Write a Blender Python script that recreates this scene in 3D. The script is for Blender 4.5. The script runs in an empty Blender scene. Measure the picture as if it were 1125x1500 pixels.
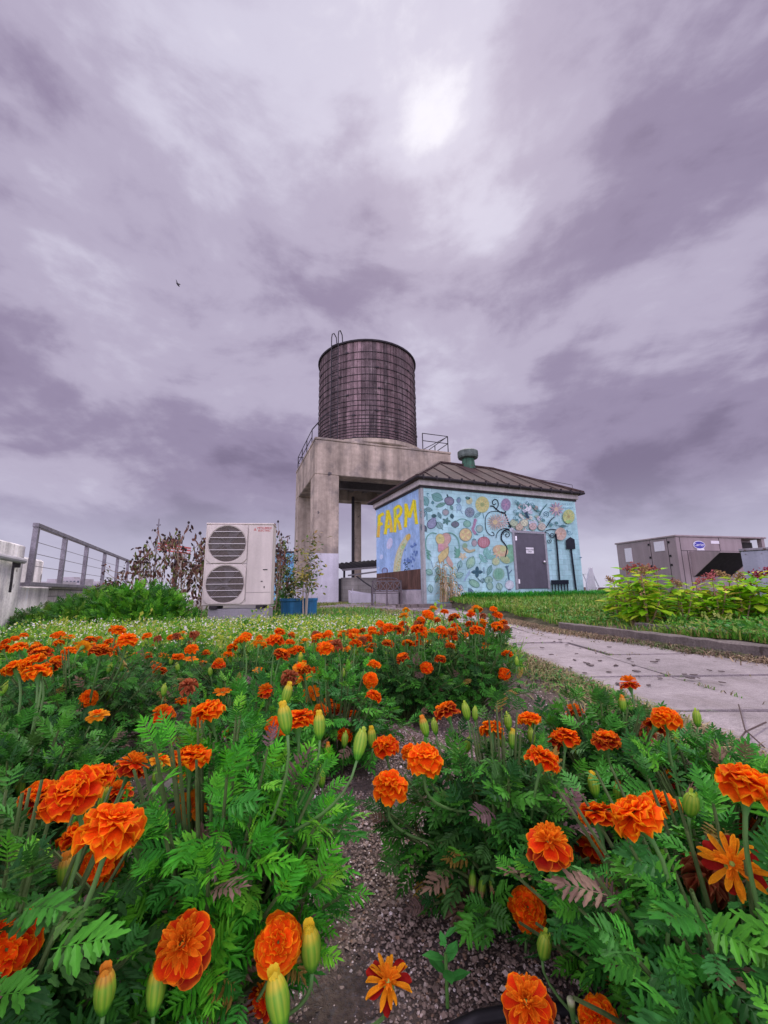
import bpy, math, random
import numpy as np
from mathutils import Vector, Matrix
random.seed(7); RNG = np.random.default_rng(11)
S = bpy.context.scene; COL = S.collection
PI = math.pi
def R(d): return math.radians(d)

# ------------------------------------------------------------------ camera
F = 600.0; PITCH = R(10.8); ROLL = R(0.8)
CAM = np.array([0, 0, .55])
_U0 = np.array([0, -math.sin(PITCH), math.cos(PITCH)]); _R0 = np.array([1., 0, 0])
FW = np.array([0, math.cos(PITCH), math.sin(PITCH)])
RT = _R0*math.cos(ROLL) - _U0*math.sin(ROLL); UP = _U0*math.cos(ROLL) + _R0*math.sin(ROLL)
def ray(px, py): return FW + RT*(px-562.5)/F + UP*(750-py)/F
def at(px, py, zc): return CAM + ray(px, py)*zc            # photo measurement -> point at a depth
def aty(px, py, Y): d = ray(px, py); return CAM + d*(Y/d[1])
def gz(px, py, z=0.): d = ray(px, py); return CAM + d*((z-CAM[2])/d[2])
cd = bpy.data.cameras.new('camera'); cam = bpy.data.objects.new('camera', cd); COL.objects.link(cam)
cd.sensor_fit = 'HORIZONTAL'; cd.sensor_width = 36; cd.lens = 36*F/1125; cd.clip_end = 9000; cd.clip_start = .02
M = Matrix([[RT[i], UP[i], -FW[i], CAM[i]] for i in range(3)] + [[0, 0, 0, 1]])
cam.matrix_world = M; S.camera = cam

# ------------------------------------------------------------------ mesh builder
def unit(v):
    v = np.array(v, float); n = np.linalg.norm(v); return v/n if n > 1e-12 else v
class MB:
    def __init__(s): s.V = []; s.C = []; s.Fs = []; s.Mi = []; s.n = 0
    def add(s, V, faces, col=(1, 1, 1), mi=0):
        V = np.asarray(V, float).reshape(-1, 3); k = len(V)
        c = np.asarray(col, float)
        if c.ndim == 1: c = np.tile(c, (k, 1))
        s.V.append(V); s.C.append(c)
        if isinstance(faces, np.ndarray): s.Fs.append(faces + s.n); s.Mi.append(np.full(len(faces), mi))
        else:
            by = {}
            for f in faces: by.setdefault(len(f), []).append(f)
            for L, fs in by.items(): s.Fs.append(np.array(fs, int) + s.n); s.Mi.append(np.full(len(fs), mi))
        s.n += k
        return s
    def box(s, x0, x1, y0, y1, z0, z1, col=(1, 1, 1), mi=0, bev=0):
        if bev:
            b = bev; V = []; 
            for z, i in ((z0, b), (z0+b, 0), (z1-b, 0), (z1, b)):
                V += [(x0+i, y0+i+(b if 0 else 0), z), (x1-i, y0+i, z), (x1-i, y1-i, z), (x0+i, y1-i, z)]
            Fc = [(3, 2, 1, 0), (12, 13, 14, 15)]
            for r in range(3):
                for k in range(4): a = r*4+k; c = r*4+(k+1) % 4; Fc.append((a, c, c+4, a+4))
            return s.add(V, Fc, col, mi)
        V = [(x0, y0, z0), (x1, y0, z0), (x1, y1, z0), (x0, y1, z0), (x0, y0, z1), (x1, y0, z1), (x1, y1, z1), (x0, y1, z1)]
        return s.add(V, [(3, 2, 1, 0), (4, 5, 6, 7), (0, 1, 5, 4), (1, 2, 6, 5), (2, 3, 7, 6), (3, 0, 4, 7)], col, mi)
    def beam(s, a, b, w, h, col=(1, 1, 1), mi=0, up=(0, 0, 1)):
        a = np.array(a, float); b = np.array(b, float); d = unit(b-a); u = np.array(up, float)
        if abs(d@u) > .98: u = np.array([0, 1., 0])
        x = unit(np.cross(d, u)); y = np.cross(x, d)
        V = [p + x*sx*w/2 + y*sy*h/2 for p in (a, b) for sx, sy in ((-1, -1), (1, -1), (1, 1), (-1, 1))]
        return s.add(V, [(3, 2, 1, 0), (4, 5, 6, 7), (0, 1, 5, 4), (1, 2, 6, 5), (2, 3, 7, 6), (3, 0, 4, 7)], col, mi)
    def tube(s, P, r, n=8, col=(1, 1, 1), mi=0, cap=True, rib=0, close=False):
        P = np.array(P, float); m = len(P); r = np.broadcast_to(np.asarray(r, float), (m,))
        T = np.gradient(P, axis=0) if not close else (np.roll(P, -1, 0) - np.roll(P, 1, 0))
        T /= np.maximum(np.linalg.norm(T, axis=1, keepdims=True), 1e-9)
        ref = np.array([0, 0, 1.]) if abs(T[0][2]) < .9 else np.array([1., 0, 0])
        X = unit(np.cross(T[0], ref)); V = []
        a = np.arange(n)*2*PI/n; k = 1 + rib*np.cos(a*(n//2)) if rib else np.ones(n)
        cols = np.asarray(col, float); CC = []
        for i in range(m):
            X = unit(X - T[i]*(X@T[i])); Y = np.cross(T[i], X)
            V.append(P[i] + r[i]*k[:, None]*(np.cos(a)[:, None]*X + np.sin(a)[:, None]*Y))
            CC.append(np.tile(cols[i] if cols.ndim == 2 else cols, (n, 1)))
        Fc = []
        for i in range(m if close else m-1):
            for j in range(n):
                q = (j+1) % n; i2 = (i+1) % m; Fc.append((i*n+j, i*n+q, i2*n+q, i2*n+j))
        if cap and not close: Fc += [tuple(range(n))[::-1], tuple((m-1)*n + q for q in range(n))]
        return s.add(np.concatenate(V), Fc, np.concatenate(CC), mi)
    def lathe(s, prof, n=24, c=(0, 0, 0), col=(1, 1, 1), mi=0, capt=True, capb=True):
        c = np.array(c, float); V = []; a = np.arange(n)*2*PI/n
        for r_, z in prof: V.append(np.stack([c[0]+r_*np.cos(a), c[1]+r_*np.sin(a), np.full(n, c[2]+z)], 1))
        m = len(prof); Fc = [(i*n+j, i*n+(j+1) % n, (i+1)*n+(j+1) % n, (i+1)*n+j) for i in range(m-1) for j in range(n)]
        if capb: Fc.append(tuple(range(n))[::-1])
        if capt: Fc.append(tuple((m-1)*n+j for j in range(n)))
        return s.add(np.concatenate(V), Fc, col, mi)
    def scatter(s, V, Q, Rm, T, C, cv=None, mi=0):
        """V (m,3) Q (f,4) template; Rm (k,3,3) columns are the axes; T (k,3); C (k,3); cv (m,) factor"""
        k, m = len(T), len(V)
        W = np.einsum('kij,mj->kmi', Rm, V) + T[:, None, :]
        cc = np.repeat(C[:, None, :], m, 1)
        if cv is not None: cc = cc*cv[None, :, None]
        Qs = (Q[None] + (np.arange(k)*m)[:, None, None]).reshape(-1, Q.shape[1])
        return s.add(W.reshape(-1, 3), Qs, cc.reshape(-1, 3), mi)
    def mesh(s, name, smooth=False):
        me = bpy.data.meshes.new(name)
        if not s.n: return me
        V = np.concatenate(s.V).astype(np.float32); C = np.concatenate(s.C)
        me.vertices.add(len(V)); me.vertices.foreach_set('co', V.ravel())
        L = np.concatenate([f.ravel() for f in s.Fs]); cnt = np.concatenate([np.full(len(f), f.shape[1]) for f in s.Fs])
        st = np.concatenate([[0], np.cumsum(cnt)[:-1]])
        me.loops.add(len(L)); me.loops.foreach_set('vertex_index', L.astype(np.int32))
        me.polygons.add(len(cnt)); me.polygons.foreach_set('loop_start', st.astype(np.int32))
        me.polygons.foreach_set('loop_total', cnt.astype(np.int32))
        me.polygons.foreach_set('material_index', np.concatenate(s.Mi).astype(np.int32))
        at_ = me.attributes.new('Col', 'FLOAT_COLOR', 'POINT')
        at_.data.foreach_set('color', np.concatenate([C, np.ones((len(C), 1))], 1).astype(np.float32).ravel())
        me.polygons.foreach_set('use_smooth', np.full(len(cnt), smooth))
        me.update(calc_edges=True); me.validate(); return me
    def build(s, name, mats, parent=None, smooth=False, loc=None):
        me = s.mesh(name, smooth)
        for m in (mats if isinstance(mats, (list, tuple)) else [mats]): me.materials.append(m)
        return link(name, me, parent, loc)
def link(name, me, parent=None, loc=None):
    o = bpy.data.objects.new(name, me); COL.objects.link(o)
    if parent is not None: o.parent = parent
    if loc is not None: o.location = loc
    return o
def tag(o, label, cat, group=None, kind=None):
    if label: o['label'] = label
    if cat: o['category'] = cat
    if group: o['group'] = group
    if kind: o['kind'] = kind
    return o
def thing(name, label, cat, loc=(0, 0, 0), rz=0, group=None):
    o = bpy.data.objects.new(name, None); COL.objects.link(o); o.empty_display_size = .1
    o.location = loc; o.rotation_euler = (0, 0, rz); return tag(o, label, cat, group)
def struct(mb, name, mats, kind='structure', smooth=False):
    o = mb.build(name, mats, smooth=smooth); o['kind'] = kind; return o
def text_mesh(txt, size, depth=.001, spacing=1.0):
    cu = bpy.data.curves.new('lettering', 'FONT'); cu.body = txt; cu.size = size; cu.extrude = depth; cu.align_x = 'CENTER'; cu.align_y = 'CENTER'; cu.space_character = spacing
    o = bpy.data.objects.new('lettering', cu); COL.objects.link(o)
    dg = bpy.context.evaluated_depsgraph_get(); me = bpy.data.meshes.new_from_object(o.evaluated_get(dg))
    bpy.data.objects.remove(o); return me

# ------------------------------------------------------------------ materials
def mat(name, col=(.5, .5, .5), rough=.7, usecol=False, noise=None, bump=None, trans=0, spec=.3, metal=0, col2=None, streak=None, courses=None, coords='Object', spots=None):
    m = bpy.data.materials.new(name); m.use_nodes = True; nt = m.node_tree; N = nt.nodes; L = nt.links; N.clear()
    out = N.new('ShaderNodeOutputMaterial'); b = N.new('ShaderNodeBsdfPrincipled')
    b.inputs['Roughness'].default_value = rough; b.inputs['Metallic'].default_value = metal; b.inputs['Specular IOR Level'].default_value = spec
    tc = N.new('ShaderNodeTexCoord'); co = tc.outputs[coords]
    if usecol: a = N.new('ShaderNodeAttribute'); a.attribute_name = 'Col'; cur = a.outputs['Color']
    else: r = N.new('ShaderNodeRGB'); r.outputs[0].default_value = (*col, 1); cur = r.outputs[0]
    def nz(scale, detail=5, sc=(1, 1, 1), rough_=.6):
        mp = N.new('ShaderNodeMapping'); mp.inputs['Scale'].default_value = sc; L.new(co, mp.inputs['Vector'])
        n = N.new('ShaderNodeTexNoise'); n.inputs['Scale'].default_value = scale; n.inputs['Detail'].default_value = detail; n.inputs['Roughness'].default_value = rough_
        L.new(mp.outputs[0], n.inputs['Vector']); return n.outputs['Fac']
    def mul(c, fac, lo, hi):
        mr = N.new('ShaderNodeMapRange'); mr.inputs['From Min'].default_value = .3; mr.inputs['From Max'].default_value = .7
        mr.inputs['To Min'].default_value = lo; mr.inputs['To Max'].default_value = hi; L.new(fac, mr.inputs['Value'])
        x = N.new('ShaderNodeMix'); x.data_type = 'RGBA'; x.blend_type = 'MULTIPLY'; x.inputs['Factor'].default_value = 1
        L.new(c, x.inputs[6]); L.new(mr.outputs[0], x.inputs[7]); return x.outputs[2]
    def mixc(c, colr, fac, a, b_):
        mr = N.new('ShaderNodeMapRange'); mr.inputs['From Min'].default_value = a; mr.inputs['From Max'].default_value = b_; L.new(fac, mr.inputs['Value'])
        x = N.new('ShaderNodeMix'); x.data_type = 'RGBA'; L.new(mr.outputs[0], x.inputs['Factor']); L.new(c, x.inputs[6]); x.inputs[7].default_value = (*colr, 1); return x.outputs[2]
    if col2: cur = mixc(cur, col2[0], nz(col2[1], 6), col2[2], col2[3])
    if noise:
        for sc_, amt in (noise if isinstance(noise, list) else [noise]): cur = mul(cur, nz(sc_), 1-amt, 1+amt)
    if streak: cur = mul(cur, nz(streak[0], 4, (1, 1, .08)), 1-streak[1], 1+streak[1])
    if spots: cur = mixc(cur, spots[0], nz(spots[1], 3), spots[2], spots[2]+.04)
    hgt = None
    if courses:
        w = N.new('ShaderNodeTexBrick'); w.inputs['Scale'].default_value = 1; w.inputs['Brick Width'].default_value = courses[0]; w.inputs['Row Height'].default_value = courses[1]; w.inputs['Mortar Size'].default_value = courses[2]
        w.inputs['Color1'].default_value = (1, 1, 1, 1); w.inputs['Color2'].default_value = (.86, .86, .86, 1); w.inputs['Mortar'].default_value = (courses[3],)*3 + (1,)
        sx = N.new('ShaderNodeSeparateXYZ'); L.new(co, sx.inputs[0]); ad = N.new('ShaderNodeMath'); L.new(sx.outputs[0], ad.inputs[0]); L.new(sx.outputs[1], ad.inputs[1])
        cx = N.new('ShaderNodeCombineXYZ'); L.new(ad.outputs[0], cx.inputs[0]); L.new(sx.outputs[2], cx.inputs[1]); L.new(cx.outputs[0], w.inputs['Vector'])
        x = N.new('ShaderNodeMix'); x.data_type = 'RGBA'; x.blend_type = 'MULTIPLY'; x.inputs['Factor'].default_value = 1; L.new(cur, x.inputs[6]); L.new(w.outputs['Color'], x.inputs[7]); cur = x.outputs[2]
    L.new(cur, b.inputs['Base Color'])
    if bump:
        bp = N.new('ShaderNodeBump'); bp.inputs['Strength'].default_value = bump[1]; bp.inputs['Distance'].default_value = bump[2] if len(bump) > 2 else .01
        L.new(nz(bump[0], 6), bp.inputs['Height']); L.new(bp.outputs[0], b.inputs['Normal'])
    sh = b.outputs[0]
    if trans:
        t = N.new('ShaderNodeBsdfTranslucent'); L.new(cur, t.inputs['Color']); mx = N.new('ShaderNodeMixShader'); mx.inputs[0].default_value = trans
        L.new(sh, mx.inputs[1]); L.new(t.outputs[0], mx.inputs[2]); sh = mx.outputs[0]
    L.new(sh, out.inputs['Surface']); return m
LEAF = mat('leaf', usecol=True, rough=.5, trans=.18, spec=.14, noise=[(60, .22), (9, .18)])
LEAFY = mat('soft_leaf', usecol=True, rough=.55, trans=.42, spec=.16, noise=[(50, .18)])
STEM = mat('stem', usecol=True, rough=.55, spec=.3)
PETAL = mat('petal', usecol=True, rough=.75, trans=.32, spec=.08, noise=[(90, .12), (25, .12)])
DRY = mat('dry_plant', usecol=True, rough=.85, noise=(40, .25))
PAINTED = mat('mural_paint', usecol=True, rough=.8, noise=[(9, .18), (45, .22)], spec=.15)
SOIL = mat('soil', (.16, .12, .095), .95, noise=[(14, .35), (90, .4)], bump=(120, 1, .02), col2=((.15, .13, .125), 200, .5, .62))
GRAVEL = mat('gravel', usecol=True, rough=.9, noise=(200, .2))
SLAB = mat('paving', usecol=True, rough=.9, noise=[(1.3, .2), (6, .1), (40, .14), (260, .38)], bump=(220, .7, .008), col2=((.25, .215, .2), 2.3, .55, .75), spots=((.2, .175, .16), 9, .7), spec=.2)
JOINT = mat('joint', (.1, .085, .065), .95, noise=(30, .4))
ROOFD = mat('roof_felt', (.19, .175, .165), .9, noise=[(1.2, .25), (30, .2)], bump=(60, .4), col2=((.2, .2, .09), 1.1, .55, .7))
CONC = mat('concrete', (.41, .34, .265), .9, noise=[(.7, .28), (5, .16), (60, .16)], streak=(2.2, .38), bump=(25, .6, .02), col2=((.2, .175, .155), 1.1, .5, .72), spots=((.12, .105, .1), 2.1, .68))
CONCD = mat('concrete_dark', (.17, .155, .15), .9, noise=[(1.5, .3), (20, .15)], bump=(25, .4, .02))  # darker concrete tone, used only on the joists under the deck
WHITEW = mat('whitewash', (.62, .60, .64), .8, noise=[(1.2, .12), (25, .08)], streak=(2, .15), bump=(30, .3, .01))
PARAW = mat('weathered_white', (.82, .79, .76), .9, noise=[(1.4, .2), (25, .15)], streak=(6, .35), bump=(18, .5, .02), spots=((.22, .2, .19), 2.2, .62))
BRICKW = mat('white_brick', (.62, .58, .56), .9, noise=[(2, .2), (25, .12)], courses=(.42, .13, .012, .5), bump=(40, .3, .01))
BRICKB = mat('brown_brick', (.2, .12, .09), .9, noise=[(2, .25), (25, .2)], courses=(.22, .075, .01, .6))
BLOCK = mat('beige_block', (.4, .37, .33), .9, noise=[(1.5, .2), (25, .12)], courses=(.8, .2, .01, .75), streak=(3, .2))
CYAN = mat('cyan_wall', (.39, .65, .67), .75, noise=[(.9, .13), (7, .1), (60, .1)], col2=((.52, .77, .82), 1.6, .45, .7), courses=(.4, .2, .008, .74), streak=(5, .09), spots=((.2, .5, .58), 4, .7), bump=(50, .25, .006), spec=.2)
BLUEW = mat('periwinkle_wall', (.33, .51, .76), .75, noise=[(1.1, .16), (9, .14), (60, .1)], col2=((.38, .55, .78), 2.2, .45, .7), streak=(4, .12), bump=(50, .25, .006), spec=.2)
MURALB = mat('blue_mural', (.15, .4, .62), .8, noise=[(1.2, .3), (6, .3)], col2=((.32, .62, .75), 2.6, .5, .56), spots=((.14, .2, .45), 3.5, .6))
PLANKB = mat('brown_boards', (.115, .062, .045), .8, noise=[(3, .25), (60, .2)], streak=(18, .5))
FELTR = mat('roof_sheet', (.07, .047, .042), .85, noise=[(1.2, .3), (18, .25), (80, .15)], bump=(30, .5, .01), col2=((.1, .062, .05), 2.2, .5, .68))
FASCIA = mat('fascia', (.5, .45, .44), .75, noise=[(2, .18), (30, .12)], streak=(5, .2))
DARKT = mat('dark_trim', (.03, .025, .028), .7, noise=(8, .3))
WOODT = mat('tank_wood', usecol=True, rough=.9, noise=[(.8, .25), (4, .25), (30, .2)], streak=(7, .5), col2=((.22, .175, .17), 2.6, .58, .72), bump=(40, .5, .01))
IRON = mat('iron', (.05, .045, .05), .7, noise=(20, .3), metal=.2)
GALV = mat('galvanised', (.23, .215, .235), .55, noise=[(5, .25), (40, .2)], metal=.35, spots=((.12, .085, .07), 7, .66))
ACW = mat('unit_enamel', (.6, .535, .475), .5, noise=[(1.8, .08), (30, .04)], streak=(9, .1), spec=.35)
DARKIN = mat('fan_dark', (.12, .095, .08), .7, noise=(60, .35))
GRILL = mat('grille_wire', (.6, .56, .54), .5)
RTUM = mat('rooftop_enamel', (.31, .25, .25), .6, noise=[(1, .12), (25, .06)], streak=(5, .12))
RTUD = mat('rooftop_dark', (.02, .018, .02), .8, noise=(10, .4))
WHITEP = mat('white_paper', (.75, .72, .75), .7, noise=(40, .1))
DOORG = mat('door_grey', (.085, .077, .1), .5, noise=[(2.5, .14), (40, .08)], streak=(6, .1), spec=.4)
CHROME = mat('chrome', (.7, .66, .68), .3, metal=.8)
GREENM = mat('green_metal', (.045, .12, .075), .6, noise=[(5, .35), (30, .2)], streak=(9, .4), spots=((.12, .08, .06), 6, .66))
BENCHM = mat('bench_iron', (.13, .11, .115), .7, noise=(20, .35))
BLUEP = mat('blue_plastic', (.02, .13, .26), .5, noise=[(3, .25), (30, .1)], streak=(8, .3))
GREYP = mat('grey_plinth', (.3, .285, .3), .8, noise=[(3, .15), (50, .15)])
TIMBER = mat('old_timber', (.17, .145, .13), .9, noise=[(3, .3), (70, .25)], streak=(30, .2), bump=(60, .8, .01), spots=((.08, .065, .055), 5, .6))
BLACKP = mat('black_hose', (.015, .014, .016), .45)
INK = mat('ink', (.03, .03, .05), .8); REDI = mat('red_ink', (.55, .06, .06), .7); BLUEI = mat('blue_badge', (.035, .03, .33), .4, noise=(30, .1))
BADGEW = mat('badge_white', (.8, .8, .85), .5)
BARK = mat('bark', (.12, .09, .07), .9, noise=(20, .3))
BLACKF = mat('bird_feather', (.02, .018, .022), .8)
REDST = mat('red_paint', (.5, .1, .08), .6, noise=(5, .2))
TERR = mat('terrain', (.1, .11, .085), .95, noise=[(.02, .4), (.15, .4)], col2=((.17, .165, .16), .03, .5, .6))
FARB = mat('far_building', (.42, .39, .4), .9, noise=(.3, .15)); GLASSD = mat('far_window', (.09, .1, .13), .3)

# ------------------------------------------------------------------ world and sun
SUNV = unit(ray(660, 180)); SUN_EL = math.asin(SUNV[2]); SUN_AZ = math.atan2(SUNV[0], SUNV[1])
w = bpy.data.worlds.new('World'); S.world = w; w.use_nodes = True; nt = w.node_tree; N = nt.nodes; L = nt.links; N.clear()
def vm(op, a, b=None):
    n = N.new('ShaderNodeVectorMath'); n.operation = op
    for i, x in enumerate((a, b)):
        if x is None: continue
        if isinstance(x, (tuple, list, np.ndarray)): n.inputs[i].default_value = tuple(x)
        else: L.new(x, n.inputs[i])
    return n.outputs['Value'] if op in ('DOT_PRODUCT', 'LENGTH') else n.outputs[0]
def mt(op, a, b=0., c=0.):
    n = N.new('ShaderNodeMath'); n.operation = op
    for i, x in enumerate((a, b, c)):
        if isinstance(x, (int, float)): n.inputs[i].default_value = x
        else: L.new(x, n.inputs[i])
    return n.outputs[0]
def mrange(v, a, b, c, d, smooth=True):
    n = N.new('ShaderNodeMapRange'); n.interpolation_type = 'SMOOTHSTEP' if smooth else 'LINEAR'
    for k, x in zip(('From Min', 'From Max', 'To Min', 'To Max'), (a, b, c, d)): n.inputs[k].default_value = x
    L.new(v, n.inputs['Value']); return n.outputs[0]
wo = N.new('ShaderNodeOutputWorld'); sky = N.new('ShaderNodeTexSky'); sky.sky_type = 'NISHITA'; sky.sun_disc = False
sky.sun_elevation = SUN_EL; sky.sun_rotation = SUN_AZ
bg1 = N.new('ShaderNodeBackground'); bg1.inputs['Strength'].default_value = .08; L.new(sky.outputs[0], bg1.inputs['Color'])
tcw = N.new('ShaderNodeTexCoord'); D = vm('NORMALIZE', tcw.outputs['Generated'])
sp = N.new('ShaderNodeSeparateXYZ'); L.new(D, sp.inputs[0]); dz = mt('MAXIMUM', sp.outputs[2], 0.)
den = mt('ADD', dz, .42)
cb = N.new('ShaderNodeCombineXYZ'); L.new(mt('DIVIDE', sp.outputs[0], den), cb.inputs[0]); L.new(mt('DIVIDE', sp.outputs[1], den), cb.inputs[1])
def noise(scale, detail, rough, dist=0., off=(0, 0, 0), sc=(1, 1, 1)):
    mp = N.new('ShaderNodeMapping'); mp.inputs['Location'].default_value = off; mp.inputs['Scale'].default_value = sc; L.new(cb.outputs[0], mp.inputs[0])
    n = N.new('ShaderNodeTexNoise'); n.inputs['Scale'].default_value = scale; n.inputs['Detail'].default_value = detail; n.inputs['Roughness'].default_value = rough; n.inputs['Distortion'].default_value = dist
    L.new(mp.outputs[0], n.inputs['Vector']); return n.outputs['Fac']
n1 = noise(1.1, 7, .5, .5, (3.1, 1.7, 0), (1, .8, 1)); n2 = noise(3.2, 8, .55, .4, (7.3, 2.2, 0), (1, .7, 1)); n3 = noise(.55, 3, .5, .3, (1.2, 5.5, 0))
def noise3(scale, detail, rough, dist, off, sc=(1, 1, 1)):
    mp = N.new('ShaderNodeMapping'); mp.inputs['Location'].default_value = off; mp.inputs['Scale'].default_value = sc; L.new(D, mp.inputs[0])
    n = N.new('ShaderNodeTexNoise'); n.inputs['Scale'].default_value = scale; n.inputs['Detail'].default_value = detail; n.inputs['Roughness'].default_value = rough; n.inputs['Distortion'].default_value = dist
    L.new(mp.outputs[0], n.inputs['Vector']); return n.outputs['Fac']
n4 = noise3(2.6, 8, .55, .3, (2.2, .4, 1.1), (1, 1, 2.1)); n5 = noise3(7.5, 8, .6, .2, (5.2, 3.4, .1), (1, 1, 2.4))
v = mt('ADD', mt('ADD', mt('MULTIPLY', mrange(n1, .3, .7, 0, 1), .38), mt('MULTIPLY', mrange(n4, .3, .7, 0, 1), .38)), mt('ADD', mt('MULTIPLY', mrange(n2, .3, .7, 0, 1), .16), mt('MULTIPLY', mrange(n5, .3, .7, 0, 1), .10)))
v = mt('ADD', mt('MULTIPLY', v, .95), 0.)
def lobe(px, py, k, amt): return mt('MULTIPLY', mt('POWER', mt('MAXIMUM', vm('DOT_PRODUCT', D, tuple(unit(ray(px, py)))), 0.), k), amt)
for a in ((658, 178, 260, .10), (645, 190, 60, .08), (640, 100, 20, .08), (540, 60, 20, .06), (200, 140, 14, -.10), (960, 690, 60, -.42), (1100, 640, 60, -.25), (100, 600, 40, -.22), (300, 690, 60, -.12),
          (440, 400, 30, -.12), (640, 440, 60, -.08), (1080, 470, 60, .26), (900, 500, 80, .12), (250, 480, 60, .12), (120, 720, 120, .16), (640, 640, 120, .22), (980, 190, 12, -.1), (620, 560, 200, .1)):
    v = mt('ADD', v, lobe(*a))
cr = N.new('ShaderNodeValToRGB'); L.new(v, cr.inputs[0]); cr.color_ramp.interpolation = 'EASE'
els = cr.color_ramp.elements; els[0].position = .05; els[0].color = (.155, .118, .19, 1); els[1].position = 1.12 if 0 else 1.; els[1].color = (.70, .68, .75, 1)
for p_, c_ in ((.28, (.235, .19, .285)), (.52, (.37, .325, .43)), (.78, (.515, .485, .59))): e = els.new(p_); e.color = (*c_, 1)
# bluish paler air low down; the unseen sky behind the camera is raised to fill the front faces
low = mrange(sp.outputs[2], .0, .26, .75, 0.)
mx = N.new('ShaderNodeMix'); mx.data_type = 'RGBA'; L.new(low, mx.inputs['Factor']); L.new(cr.outputs[0], mx.inputs[6]); mx.inputs[7].default_value = (.46, .45, .58, 1)
back = mrange(sp.outputs[1], .2, -.6, 1., 4.0)
vs = N.new('ShaderNodeVectorMath'); vs.operation = 'SCALE'; L.new(mx.outputs[2], vs.inputs[0]); L.new(back, vs.inputs['Scale'])
bg2 = N.new('ShaderNodeBackground'); bg2.inputs['Strength'].default_value = 1.; L.new(vs.outputs[0], bg2.inputs['Color'])
ms = N.new('ShaderNodeMixShader'); ms.inputs[0].default_value = .93; L.new(bg1.outputs[0], ms.inputs[1]); L.new(bg2.outputs[0], ms.inputs[2]); L.new(ms.outputs[0], wo.inputs['Surface'])
sl = bpy.data.lights.new('sun', 'SUN'); sl.energy = 1.5; sl.angle = R(18); sl.color = (1, .95, .9)
so = bpy.data.objects.new('sun', sl); COL.objects.link(so); so.rotation_euler = Vector(SUNV).to_track_quat('Z', 'Y').to_euler(); so.location = (0, 0, 30)
S.view_settings.view_transform = 'Standard'; S.view_settings.look = 'None'; S.view_settings.exposure = .42; S.view_settings.gamma = 1

# ------------------------------------------------------------------ setting: terrain, roof, path, beds
m = MB(); g = 72; rr = [0, 40, 120, 400, 1200, 4000]
V = [(0, 0, -12.)]; Fc = []
for r_ in rr[1:]:
    for k in range(g): V.append((r_*math.cos(k*2*PI/g), r_*math.sin(k*2*PI/g), -12.))
for k in range(g): Fc.append((0, 1+k, 1+(k+1) % g))
for i in range(len(rr)-2):
    for k in range(g): Fc.append((1+i*g+k, 1+(i+1)*g+k, 1+(i+1)*g+(k+1) % g, 1+i*g+(k+1) % g))
struct(m.add(V, Fc), 'terrain', TERR)
m = MB().box(-14, 22, -6, 34, -11.9, 0.0); struct(m, 'roof_deck', ROOFD)
# soil bed: gently uneven sheet
def hump(x, y): return .018*math.sin(x*5.1+1)*math.cos(y*4.3) + .012*math.sin(x*11+y*9)
def sheet(x0, x1, y0, y1, nx, ny, z, edge=None):
    V = []; Fc = []
    for j in range(ny+1):
        for i in range(nx+1):
            x = x0+(x1-x0)*i/nx; y = y0+(y1-y0)*j/ny
            V.append((x, y, z(x, y)))
    for j in range(ny):
        for i in range(nx): a = j*(nx+1)+i; Fc.append((a, a+1, a+nx+2, a+nx+1))
    return V, Fc
def pathL(y): return 1.1 + .012*max(0, y-1) + .04*math.sin(y*1.3) if y < 8 else 1.1+.084-(y-8)*.16
def bedz(x, y):
    e = max(0, min(1, (1.12-x)/.25)) if y < 9 else 1
    return .02 + hump(x, y)*e
V, Fc = sheet(-8.2, 1.12, -.6, 3.2, 90, 40, bedz); m = MB().add(V, Fc); struct(m, 'soil', SOIL, smooth=True)
V, Fc = sheet(-8.2, 1.08, 3.2, 9.5, 40, 24, lambda x, y: .015+hump(x*.6, y*.6)*.5); m = MB().add(V, Fc); struct(m, 'planted_soil', mat('loam', (.11, .095, .07), .95, noise=[(6, .3), (60, .3)], bump=(60, 1, .02), col2=((.12, .13, .05), 3, .48, .62)), smooth=True)
def lawnz(x, y): return .1 + .02*math.sin(x*1.7)*math.sin(y*1.3) + .1*max(0, min(1, (y-6)/7)) + (.02*math.sin(x*6+y*5))
LAWNM = mat('lawn_soil', (.09, .085, .045), .95, noise=[(5, .3), (50, .3)], bump=(60, 1, .02), col2=((.16, .13, .08), 4, .5, .65))
V, Fc = [], []
def lawn_left(y): return 2.68-(y-3)*.22+.02 if y < 5.1 else 2.2-(y-5.1)*.03
ny, nx = 60, 40
for j in range(ny+1):
    y = 1.6+(16.5-1.6)*j/ny
    for i in range(nx+1):
        x = lawn_left(max(y, 1.6))+.06+(12-lawn_left(y))*i/nx; z = lawnz(x, y)
        if i == 0: z = .015
        V.append((x, y, z))
for j in range(ny):
    for i in range(nx): a = j*(nx+1)+i; Fc.append((a, a+1, a+nx+2, a+nx+1))
struct(MB().add(V, Fc), 'lawn_bed', LAWNM, smooth=True)
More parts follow.
